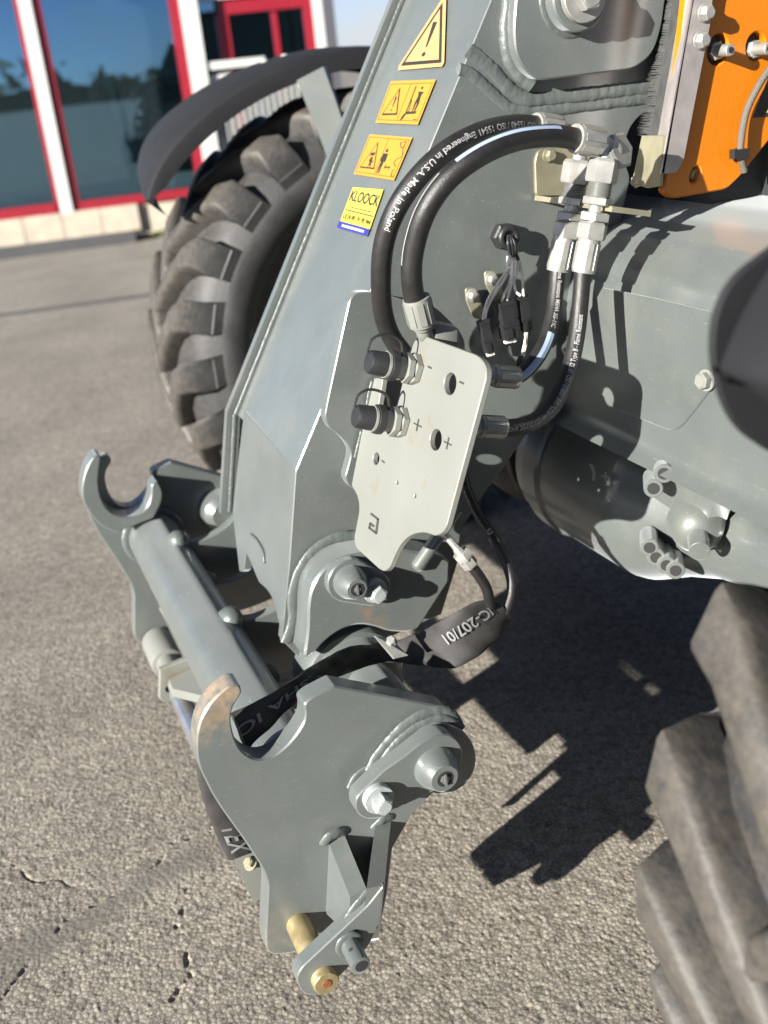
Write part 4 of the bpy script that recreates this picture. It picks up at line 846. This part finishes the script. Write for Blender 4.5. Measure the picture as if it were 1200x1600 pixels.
def connector(top, bot, wd, l, tail):
    a, b = PL(*top, l), PL(*bot, l); ax = nrm(b-a); L_ = np.linalg.norm(b-a); s = nrm(np.cross(ax, NL)); 
    mb = MB()
    def blk(d0, d1, w, dep, mi=0, off=0.0, so_=0.0): 
        c0 = a+ax*d0; mb.slab([c0-s*(w-so_)+NL*(dep+off), c0+s*(w+so_)+NL*(dep+off), c0+ax*(d1-d0)+s*(w+so_)+NL*(dep+off), c0+ax*(d1-d0)-s*(w-so_)+NL*(dep+off)], LA*dep*2, mi)
    blk(0, L_*0.10, wd*1.06, wd*0.85); blk(L_*0.10, L_*0.52, wd*0.92, wd*0.75); blk(L_*0.52, L_*0.58, wd*1.08, wd*0.9); blk(L_*0.58, L_*0.88, wd*0.95, wd*0.8)
    blk(L_*0.62, L_*0.84, wd*0.45, wd*0.3, 0, wd*0.75, wd*0.35)
    for k_ in (-0.5, 0.05, 0.55): blk(L_*0.88, L_*(0.97+0.03*random.random()), wd*0.22, wd*0.4, 1, 0, wd*k_)
    part('connector', mb, [RUB, WIRE if tail else RUB], HARN, 20)
connector((754, 500), (767, 556), 0.0064, BS-0.028, True); connector((787, 470), (797, 536), 0.0098, BS-0.028, True); connector((815, 462), (824, 523), 0.0062, BS-0.028, False)
for (x, y, x2, y2) in ((738, 462, 748, 492), (768, 436, 780, 466)):
    tb_ = plate([(x-11, y-12, 6), (x+6, y-13, 6), (x+12, y+4, 4), (x2+10, y2-3, 3), (x2+4, y2+9, 3), (x2-8, y2+4, 3), (x-9, y+8, 4)], BS-0.012, 0.003, bev=0.0004); part('cable_tab', tb_, OLIVE, HARN)
    bolt(HARN, PL(x, y, BS-0.012), NL, 0.0085, 0.0018, 0.0068, 0.006, ZINC, 0.3, 'screw')
k = MB(); k.tube(spline([PL(812, 562, BS-0.05), PL(818, 568, BS-0.05), PL(812, 574, BS-0.05), PL(808, 580, BS-0.05)], 14), 0.0062, 10, wob=0.12); part('braided_end', k, RUB, HARN)

# ---- drain line and fabric sleeve ----------------------------------------------
k = MB(); k.tube(spline([PL(688, 832, 1.06), PL(697, 838, 1.055), PL(708, 850, 1.05), PL(718, 864, 1.045)], 16), 0.0042, 12); DR = part('drain_line', k, ZINC)
ax_ = nrm(PL(740, 888, 1.04)-PL(716, 860, 1.045)); k = MB(); k.lathe(PL(712, 855, 1.046), ax_, [(0, 0.004), (0.004, 0.006), (0.010, 0.006)], 18); k.hexhead(PL(719, 863, 1.045), ax_, 0.0110, 0.012, 0.2); k.hexhead(PL(727, 873, 1.043), ax_, 0.0098, 0.013, 0.6); part('swivel_nut', k, ZINC, DR, 30)
k = MB(); k.tube(spline([PL(735, 882, 1.042), PL(750, 902, 1.04), PL(761, 922, 1.04), PL(766, 948, 1.045)], 30), 0.0064, 16); part('drain_hose', k, HOSE, DR)
k = MB(); k.tube(spline([PL(722, 720, 1.17), PL(728, 760, 1.15), PL(748, 805, 1.12), PL(776, 848, 1.08), (PL(795, 890, 1.06)), PL(800, 922, 1.05), PL(790, 958, 1.05)], 50), 0.0066, 16); part('drain_hose', k, HOSE, DR)
k = MB(); pp_ = spline([PL(748, 805, 1.12), PL(776, 848, 1.08), (PL(795, 890, 1.06)), PL(800, 922, 1.05)], 50); text_on_tube(k, pp_, 0.0066, 'R3', 0.008, 0.028, facing(pp_), 0, False); part('hose_print', k, INK, DR, 0)
k = MB(); k.lathe(PL(652, 886, BS-0.055), nrm(PL(700, 815, BS-0.055)-PL(652, 886, BS-0.055)), [(-0.004, 0.004), (0, 0.0085), (0.09, 0.0085)], 22); part('support_rod', k, PAINT, CPL)

def ribbon(name, edgeA, edgeB, th, m, parent, n=40, fold=0.0, mats=None):
    """Flattened cloth tube between two edge lines (3-D points)."""
    A, B_ = spline(edgeA, n), spline(edgeB, n); T = np.gradient((A+B_)/2, axis=0); mb = MB(); rs = []; K = 22
    for i in range(n):
        w = B_[i]-A[i]; nn = nrm(np.cross(T[i], w)); 
        if np.dot(nn, ORI-A[i]) < 0: nn = -nn
        rr = []
        for k_ in range(K):
            t_ = 2*math.pi*k_/K; u_ = 0.5-0.5*math.cos(t_); hgt = th*math.sin(t_)
            wv = fold*(math.sin(u_*7+i*0.55)*0.5+math.sin(i*0.9+u_*3.1)*0.5+0.6*math.sin(i*0.27-u_*9)); rr.append(A[i]+w*u_+nn*(hgt+wv))
        rs.append(rr)
    mb.rings(rs, 0); return part(name, mb, m, parent, 70), A, B_
SL, A, B_ = ribbon('fabric_sleeve', [PL(768, 936, 1.05), PL(742, 940, 1.045), (PL(700, 963, 1.05)), PL(655, 988, 1.09), PL(622, 1000, 1.13), PL(588, 1005, 1.15), PL(540, 1012, 1.12), PL(480, 1045, 1.06), PL(425, 1082, 1.03), PL(362, 1115, 1.015)],
                   [PL(801, 966, 1.05), PL(778, 1000, 1.04), PL(722, 1040, 1.03), PL(690, 1044, 1.05), PL(655, 1040, 1.09), PL(600, 1035, 1.12), PL(545, 1052, 1.10), PL(500, 1072, 1.055), PL(448, 1112, 1.025), PL(385, 1172, 1.005)], 0.0048, FABR, LOADER, 90, 0.0020)
def print_on(mb, A, B_, s, i0, i1, v0, v1, nn_sign=1, flip=False, mi=0, lift=0.010, outline=False):
    v, f = text2d(s); w = v[:, 0].max(); y0, y1 = v[:, 1].min(), v[:, 1].max(); o = []; n = len(A)
    for a, b in v:
        t_ = i0+(i1-i0)*a/w; i = int(min(max(t_, 0), n-2)); fr = t_-i; pa, pb = A[i]*(1-fr)+A[i+1]*fr, B_[i]*(1-fr)+B_[i+1]*fr
        u_ = v0+(v1-v0)*(b-y0)/(y1-y0); d = nrm(ORI-pa); o.append(pa+(pb-pa)*u_+d*(lift*math.sqrt(max(0.0, 1-(2*u_-1)**2))+0.0012))
    mb.add(o, f, mi)
for tx_ in (('IC-207/01', 3, 17, 0.26, 0.50), ('MSHA IC', 64, 89, 0.36, 0.66)):
    mb = MB(); print_on(mb, A, B_, *tx_, lift=0.0070); part('sleeve_print', mb, INKG, SL, 0)
SL2, A2, B2 = ribbon('fabric_sleeve', [PL(303, 1165, 1.03), PL(309, 1215, 1.03), PL(320, 1258, 1.03), PL(340, 1310, 1.03), PL(356, 1342, 1.03)], [PL(350, 1165, 1.03), PL(365, 1215, 1.03), PL(378, 1258, 1.03), PL(390, 1300, 1.03), PL(400, 1335, 1.03)], 0.007, FABR, LOADER, 40, 0.0006)
mb = MB(); print_on(mb, A2, B2, 'TEX', 27, 37.5, 0.20, 0.88, lift=0.0095); part('sleeve_print', mb, INKG, SL2, 0)
cl = MB(); cq = [PL(586, 993, 1.07), PL(611, 998, 1.07), PL(638, 1024, 1.04), PL(617, 1029, 1.04)]; cl.slab(cq, (0, 0.006, -0.004)); CLP = part('hose_clamp', cl, ZINC, HITCH)
bolt(HITCH, PL(612, 1003, 1.062), nrm([-0.3, -0.6, 0.75]), 0.0065, 0.002, 0.006, 0.006, ZINC)

# ---- orange front frame and its edge bracket ----------------------------------
LO = 1.13
OP = part('orange_frame_panel', plate([(1037, 300, 6), (1050, 311, 8), (1136, 296, 8), (1157, 276, 5), (1200, 222, 0), (1330, 60, 0), (1330, -200, 0), (1095, -200, 0), (1040, 282, 0)], LO, 0.014, holes=[ell(1122, 77, 15, 25, 28, 0.2), ell(1181, 72, 14, 22, 28, 0.2), ell(1086.5, 273, 7, 14, 24, 0.35), ell(1155, 243, 9, 11, 20)], bev=0.002), ORANGE)
for x, y, r in ((1122, 77, 0.022), (1181, 72, 0.021), (1086.5, 273, 0.0115), (1155, 243, 0.010)):
    k = MB(); k.lathe(PL(x+3, y, LO+0.012), LA, [(0, r), (0.004, r)], 28); part('hole_backing', k, mat('hole_grey', (0.05, 0.045, 0.04), 0.6) if 'hole_grey' not in MATS else MATS['hole_grey'], OP)
for x, y in ((1113, 80), (1172, 78)):
    k = MB(); b0 = PL(x, y, LO+0.008); k.hexhead(b0, NL, 0.0108, 0.012, 0.3); k.lathe(b0+NL*0.012, NL, [(0, 0.0068), (0.020, 0.0068), (0.021, 0.0060)], 22); part('grease_fitting', k, ZINC, OP, 30)
    k = MB(); k.lathe(b0+NL*0.0335, NL, [(0, 0.0034), (0.0004, 0.0034)], 14); part('fitting_bore', k, DARK, OP)
k = MB(); c = PL(1086.5, 273, LO+0.010); k.lathe(c, NL, [(0, 0.0085), (0.003, 0.0080)], 22); part('recessed_screw', k, BRASS, OP)
cp = spline([PL(1215, 90, LO-0.012), PL(1185, 135, LO-0.012), PL(1165, 180, LO-0.012), (PL(1157, 235, LO-0.014)), PL(1163, 268, LO-0.01)], 40); k = MB(); k.tube(cp, 0.0042, 12); part('braided_cable', k, mat('cable_braid', (0.10, 0.085, 0.07), 0.6, bump=0.8, bscale=900), OP)
k = MB(); k.slab([PL(1148, 234, LO-0.02), PL(1171, 232, LO-0.02), PL(1171, 247, LO-0.02), PL(1148, 249, LO-0.02)], (0, 0.010, 0)); part('cable_tie', k, RUB, OP)
def d_edge(put, write): put([(0.0, 0.0), (1, 0), (1, 1), (0, 1)], BLK, 1); put([(0.35, 0.1), (0.95, 0.08), (0.95, 0.86), (0.15, 0.9)], YEL2, 2); return [0]
sticker('warning_sticker', [(1200, 122), (1300, 100), (1290, 175), (1176, 184)], BLK, d_edge, 'yellow sticker with a black border on the orange panel', np.array([0, LO, 0]), NL, 0.0005, parent=OP)
BR = part('edge_bracket', plate([(1112, -120, 0), (1135, -120, 0), (1114, 0, 0), (1110, 40, 0), (1102, 80, 0), (1069, 250, 8), (1058, 270, 6), (1033, 272, 0), (1046, 200, 0), (1080, 10, 0), (1100, -120, 0)], LO-0.012, 0.003, bev=0.0008), ALU)
k = MB(); k.slab([PL(1100, -120, LO-0.012), PL(1080, 10, LO-0.012), PL(1035, 260, LO-0.012), PL(1005, 214, LO+0.055), PL(1068, 10, LO+0.030), PL(1088, -120, LO+0.03)], (0.003, 0, 0)) if False else None
k.slab([PL(1100, -120, LO-0.012), PL(1033, 272, LO-0.012), PL(1018, 268, LO+0.028), PL(1086, -120, LO+0.028)], (0.004, 0, 0)); part('bracket_flange', k, ALU, BR)
k = MB(); k.slab([PL(1037, 212, LO-0.008), PL(1031, 291, LO-0.008), PL(1012, 294, LO+0.02), PL(987, 286, LO+0.055), PL(1003, 212, LO+0.055)], (0.004, 0, 0)); part('bracket_tab', k, OLIVE, BR)
for x, y in ((1103, 20), (1096, 63)): bolt(BR, PL(x-2, y, LO-0.013), NL, 0.0100, 0.002, 0.0088, 0.008, ZINC, 0.3, 'screw')
k = MB(); k.hexhead(PL(996, 284, LO+0.05), nrm([-0.6, -0.5, 0.2]), 0.008, 0.006); part('screw', k, OLIVE, BR)
k = MB(); k.slab([PL(1069, 4, LO+0.022), PL(1083, -120, LO+0.022), PL(1068, -120, LO+0.05), PL(1047, 48, LO+0.05), PL(1038, 90, LO+0.05), PL(1015, 211, LO+0.05), PL(1037, 212, LO+0.022)], (0.008, 0, 0)); part('seal_strip', k, BRUSHM, BR)
k = MB()
for i in range(900):
    t_ = random.random(); y = -60+275*t_; x = 1055-40*max(0, t_-0.15)/0.85*0.98; b0 = PL(x, y, LO+0.052)+XA*0.004; e = b0+np.array([random.uniform(-0.006, 0.010), 0.024+0.010*random.random(), random.uniform(-0.004, 0.003)]); w = ZA*0.0009
    k.add([b0-w, b0+w, e], [(0, 1, 2)])
tag(part('brush_bristles', k, BRUSHM, BR, 0), kind='stuff')

# ---- axle, chassis front -------------------------------------------------------
prof = [(0.70, 0.585), (0.722, 0.60), (0.722, 0.66), (0.722, 0.74), (0.730, 0.772), (0.748, 0.803), (0.780, 0.828), (0.83, 0.843), (0.90, 0.850), (1.30, 0.85), (1.30, 0.585)]
prof = [(x, z-0.012+DZ) for x, z in prof]
pr2 = rounded([(x*1000, z*1000, 0) if i in (0, 9, 10) else (x*1000, z*1000, 14) for i, (x, z) in enumerate(prof)])/1000
k = MB(); k.rings([[np.array([x, 0.80, z]) for x, z in pr2], [np.array([x, 1.95, z]) for x, z in pr2]]); CH = part('chassis_front', k, PAINT)
cov = plate_on([(880, 560, 0), (965, 641, 0), (1046, 673, 6), (1062, 668), (1085, 640), (1112, 604), (1160, 560, 0), (1190, 510, 0), (1120, 490, 0), (1020, 466, 0), (940, 450, 0)], (0.7185, 1.0, 0.65), -XA, 0.0035, bev=0.001); part('cover_panel', cov, PAINT, CH)
bolt(CH, PX(1105, 594, 0.7184), nrm([-1, -0.15, 0.1]), 0.012, 0.003, 0.0095, 0.008, PALE, 0.2)
AXX, AXZ = 0.84, 0.455+DZ
def axp(l, r, ang): return np.array([AXX-r*math.cos(ang), l, AXZ+r*math.sin(ang)])
k = MB(); k.lathe((AXX, 0.55, AXZ), LA, [(0, 0.052), (0.38, 0.054), (0.46, 0.064), (0.53, 0.088), (0.575, 0.110), (0.59, 0.117), (0.60, 0.119), (0.76, 0.121), (0.764, 0.126), (0.80, 0.126), (0.804, 0.119), (0.835, 0.117), (0.84, 0.10), (1.25, 0.085), (1.6, 0.07)], 64)
AX = part('front_axle', k, PAINT)
dimb = PX(1105, 822, 0.745)
k = MB(); k.lathe(PX(1088, 815, 0.765), nrm([-0.5, -0.75, -0.12]), [(0, 0.036), (0.022, 0.030), (0.034, 0.020), (0.036, 0.0125), (0.066, 0.0125), (0.067, 0.0115)], 32); part('breather_plug', k, PAINT, AX)
def axbolt(x, y, X, d=(-0.55, -0.82, 0.1), r=0.0115, hh=0.030):
    b = PX(x, y, X); dd = nrm(d); k = MB(); k.lathe(b-dd*0.02, dd, [(0, r), (hh+0.02, r), (hh+0.021, r*0.9)], 24); k.lathe(b+dd*(hh+0.0013), dd, [(0, r*0.62), (0.0004, r*0.62)], 16, 1); part('socket_screw', k, [PAINT, DARK], AX)
for x, y in ((1036, 729), (1020, 752)): axbolt(x, y, 0.722)
for i, (x, y) in enumerate(((1014, 843), (1024, 858), (1040, 870), (1054, 878))): axbolt(x, y, 0.735+0.006*i)
for (x0, y0, x1, y1) in ((1128, 690, 1160, 760), (1172, 700, 1204, 792)):
    k = MB(); k.slab([PX(x0+6, y0, 0.735), PX(x1, y0+10, 0.735), PX(x1-4, y1, 0.74), PX(x0, y1-12, 0.74)], XA*0.06); part('casting_rib', k, PAINT, AX)
k = MB(); k.slab([PX(1025, 715, 0.732), PX(1050, 695, 0.732), PX(1130, 745, 0.75), PX(1100, 830, 0.76), PX(1010, 770, 0.735)], XA*0.03+ZA*0.0); part('casting_web', k, PAINT, AX)
k = MB(); v_, f_ = text2d('+'); 
c = PX(940, 755, 0.712); u_, w_ = np.array([0.25, -0.95, 0.0]), ZA
k.add([c+u_*0.03*a+w_*0.03*b for a, b in v_], f_); part('chalk_mark', k, INKG, AX, 0)
k = MB(); k.add([PX(920, 724, 0.712), PX(927, 727, 0.712), PX(931, 740, 0.712), PX(929, 752, 0.712), PX(925, 750, 0.712), PX(926, 738, 0.712)], [(0, 1, 2, 3, 4, 5)]); part('chalk_mark', k, INKG, AX, 0)
for px_, r_, hh in (((862, 718), 0.068, 0.10), ((838, 724), 0.048, 0.05)):
    pass
MT = MB(); c = PL(850, 722, 1.42); MT.lathe(c, LA, [(-0.01, 0.052), (0.0, 0.060), (0.02, 0.072), (0.16, 0.072)], 40); MO = part('drive_motor', MT, mat('motor_black', (0.03, 0.032, 0.032), 0.5, noise=0.2), LOADER)
fl = plate([(800, 700, 6), (836, 712, 10), (842, 745, 8), (832, 768, 8), (815, 773, 6), (803, 748, 6), (795, 720, 6)], 1.405, 0.02); part('motor_flange', fl, MATS['motor_black'], MO)
fl = plate([(838, 782, 6), (905, 770, 6), (902, 812, 6), (872, 824, 8), (848, 800, 6)], 1.36, 0.03); part('motor_flange', fl, MATS['motor_black'], MO)
for x, y, l in ((823, 747, 1.405), (866, 799, 1.36)):
    k = MB(); k.lathe(PL(x, y, l), NL, [(0, 0.0105), (0.005, 0.010)], 22); k.lathe(PL(x, y, l)+NL*0.0052, NL, [(0, 0.0048), (0.0003, 0.0048)], 6, 1); part('socket_screw', k, [MATS['motor_black'], DARK], MO)
def d_plate(put, write):
    for i, v in enumerate((0.08, 0.20, 0.34, 0.46, 0.58, 0.70, 0.84)):
        x = 0.08
        while x < 0.88: w = random.uniform(0.03, 0.2); put(rectp(x, v, min(x+w, 0.92), v+0.055), INKG, 1); x += w+0.03
    return [0]
sticker('type_plate', [(815, 687), (843, 698), (838, 725), (813, 712)], MATS['motor_black'], d_plate, 'small worn type plate', np.array([0, 1.40, 0]), NL, 0.0005, parent=MO)

k = MB(); k.box((0.98, 0.86, 0.50+DZ), (2.9, 1.95, 1.75+DZ)); k.box((0.90, 1.16, 0.83+DZ), (0.98, 1.70, 1.30+DZ)); part('chassis_body', k, mat('chassis_shade', (0.02, 0.021, 0.022), 0.6, noise=0.2), LOADER)  # rest of the machine; its black colour stands in for the shaded interior
# ---- wheels -------------------------------------------------------------------
def tyre_mesh():
    W_, mb = 0.33, MB(); hw = W_/2
    prof = [(-hw+0.035, 0.300), (-hw+0.012, 0.312), (-hw+0.004, 0.330), (-hw-0.004, 0.352), (-hw+0.002, 0.372), (-hw+0.006, 0.378), (-hw+0.014, 0.395), (-hw+0.034, 0.416), (-hw+0.07, 0.430), (-0.05, 0.434)]
    prof = prof + [(-a, b) for a, b in prof[::-1]]; seg = 96
    rs = [[np.array([r*math.cos(t), y, r*math.sin(t)]) for t in np.linspace(0, 2*math.pi, seg, endpoint=False)] for y, r in prof]
    mb.rings(rs, 0, False, False)
    NLUG = 24
    for side in (-1, 1):
        for k in range(NLUG):
            th0 = 2*math.pi*(k+(0.5 if side > 0 else 0))/NLUG; st = []
            # stations from the sidewall over the shoulder to past the centre line: (y, base r, top r, angle advance, half width base, half width top)
            for y, rb_, rt, adv, wb_, wt in ((-hw+0.003, 0.376, 0.384, -0.01, 0.072, 0.066), (-hw+0.000, 0.398, 0.428, 0.00, 0.068, 0.058), (-hw+0.012, 0.41, 0.459, 0.00, 0.066, 0.052), (-hw+0.05, 0.42, 0.466, 0.03, 0.060, 0.046), (-hw+0.11, 0.428, 0.469, 0.13, 0.052, 0.040), (0.012, 0.430, 0.470, 0.26, 0.048, 0.036), (0.022, 0.430, 0.466, 0.28, 0.045, 0.032)):
                yy = y if side < 0 else -y; a = th0+adv; jit = 0.004*random.random()
                def pt(r, da): return np.array([r*math.cos(a+da), yy, r*math.sin(a+da)])
                st.append([pt(rb_-0.006, -wb_*1.06), pt(rt-0.012, -wt*1.1-0.010), pt(rt-0.003, -wt*1.1-0.002), pt(rt, -wt*1.1+0.012), pt(rt, wt*1.1-0.012), pt(rt-0.003, wt*1.1+0.002), pt(rt-0.012, wt*1.1+0.010), pt(rb_-0.006, wb_*1.06)])
            if side > 0: st = [s_[::-1] for s_ in st]
            mb.rings(st, 0, True, True)
    return mb
def rim_mesh():
    mb = MB(); mb.lathe((0, -0.155, 0), LA, [(0, 0.318), (0.002, 0.322), (0.012, 0.320), (0.014, 0.306), (0.05, 0.296), (0.12, 0.29), (0.22, 0.28), (0.225, 0.08), (0.19, 0.07)], 64, 0, False)
    mb.lathe((0, 0.155, 0), NL, [(0, 0.318), (0.002, 0.322), (0.012, 0.320), (0.014, 0.306), (0.05, 0.296), (0.085, 0.28)], 64, 0, False)
    return mb
WZ = 0.432+DZ; WX = 0.84
def wheel(yc):
    e = empty('wheel', (WX, yc, WZ), LOADER); return e
we = wheel(0.415); we.name = 'front_wheel'; ORG['front_wheel'] = ORG.get('wheel')
tm = tyre_mesh(); tm.v = [(x+WX, y+0.415, z+WZ) for x, y, z in tm.v]; ty = link('tyre', tm, TYRE, we, 44)
rm = rim_mesh(); rm.v = [(x+WX, y+0.415, z+WZ) for x, y, z in rm.v]; ri = link('rim', rm, RIMM, we, 32)
w2_ = we.copy(); COL.objects.link(w2_); w2_.location = Vector(np.array([0.885, 2.345, 0.478+DZ])-ORG['wheel_loader']); w2_.scale = (1.10, 1.0, 1.10); we.rotation_euler = (0, math.radians(-8), 0); pass
for ch in (ty, ri):
    c = ch.copy(); COL.objects.link(c); c.parent = w2_

# ---- fenders ------------------------------------------------------------------
def fender_mesh(inner, sgn, A0=138.8):
    """sgn = direction of the outer side along Y; the outer front corner is rounded away."""
    mb = MB(); A1, NA = 15.0, 96; Wf = 0.32; rs = []
    for i in range(NA+1):
        a = A0+(A1-A0)*(i/NA)**1.5; k = min(1, max(0, (a-122)/(A0-122))); w = Wf*math.sqrt(max(0.0, 1-k**2.6))*0.85+Wf*0.15; t_ = math.radians(a)
        d = 0.022*k**3; e = 0.035*k**2
        cs = [(0.0, 0.598-d*0.3+0.022*k**8), (0.0, 0.618-d), (0.002, 0.630-d), (0.012, 0.636-d), (w*0.3, 0.643-d-e*0.3), (w*0.6, 0.646-d-e*0.6), (w-0.012, 0.640-d-e), (w-0.003, 0.632-d-e), (w, 0.622-d-e), (w, 0.600-d-e)]
        inn = [(0.006, 0.598-d*0.3+0.022*k**8), (0.006, 0.624-d), (w*0.5, 0.638-d-e*0.5), (w-0.007, 0.624-d-e), (w-0.006, 0.600-d-e)][::-1]
        rs.append([np.array([WX+r_*math.cos(t_), inner+sgn*y_, WZ+r_*math.sin(t_)]) for y_, r_ in cs+inn])
    mb.rings(rs); return mb
ff = part('fender', fender_mesh(2.20, 1), FEND, LOADER, 40); nf = part('fender', fender_mesh(0.515, -1, 135.6), FEND, LOADER, 40)
lp_ = plate([(1113, 552), (1119, 485), (1148, 432), (1200, 393, 0), (1330, 300, 0), (1330, 760, 0), (1205, 707, 10), (1152, 672), (1124, 615)], 0.519, 0.006); part('fender_lip', lp_, FEND, nf)
for (x, y) in ((415, 97), (447, 91)):
    p = PL(x, y, 2.36); a = math.atan2(p[2]-WZ, p[0]-WX); k = MB(); b0 = np.array([WX+0.641*math.cos(a), 2.37, WZ+0.641*math.sin(a)]); dd = np.array([math.cos(a), 0, math.sin(a)])
    k.lathe(b0, dd, [(0, 0.010), (0.004, 0.009), (0.007, 0.005)], 18); part('fender_bolt', k, INK, ff)
k = MB(); k.slab([PL(463, 126, 2.16), PL(505, 104, 2.12), PL(522, 150, 2.12), PL(556, 250, 2.12), PL(524, 284, 2.16), PL(500, 215, 2.16)], (0.008, 0.008, 0)); part('fender_stay', k, PAINT, ff)
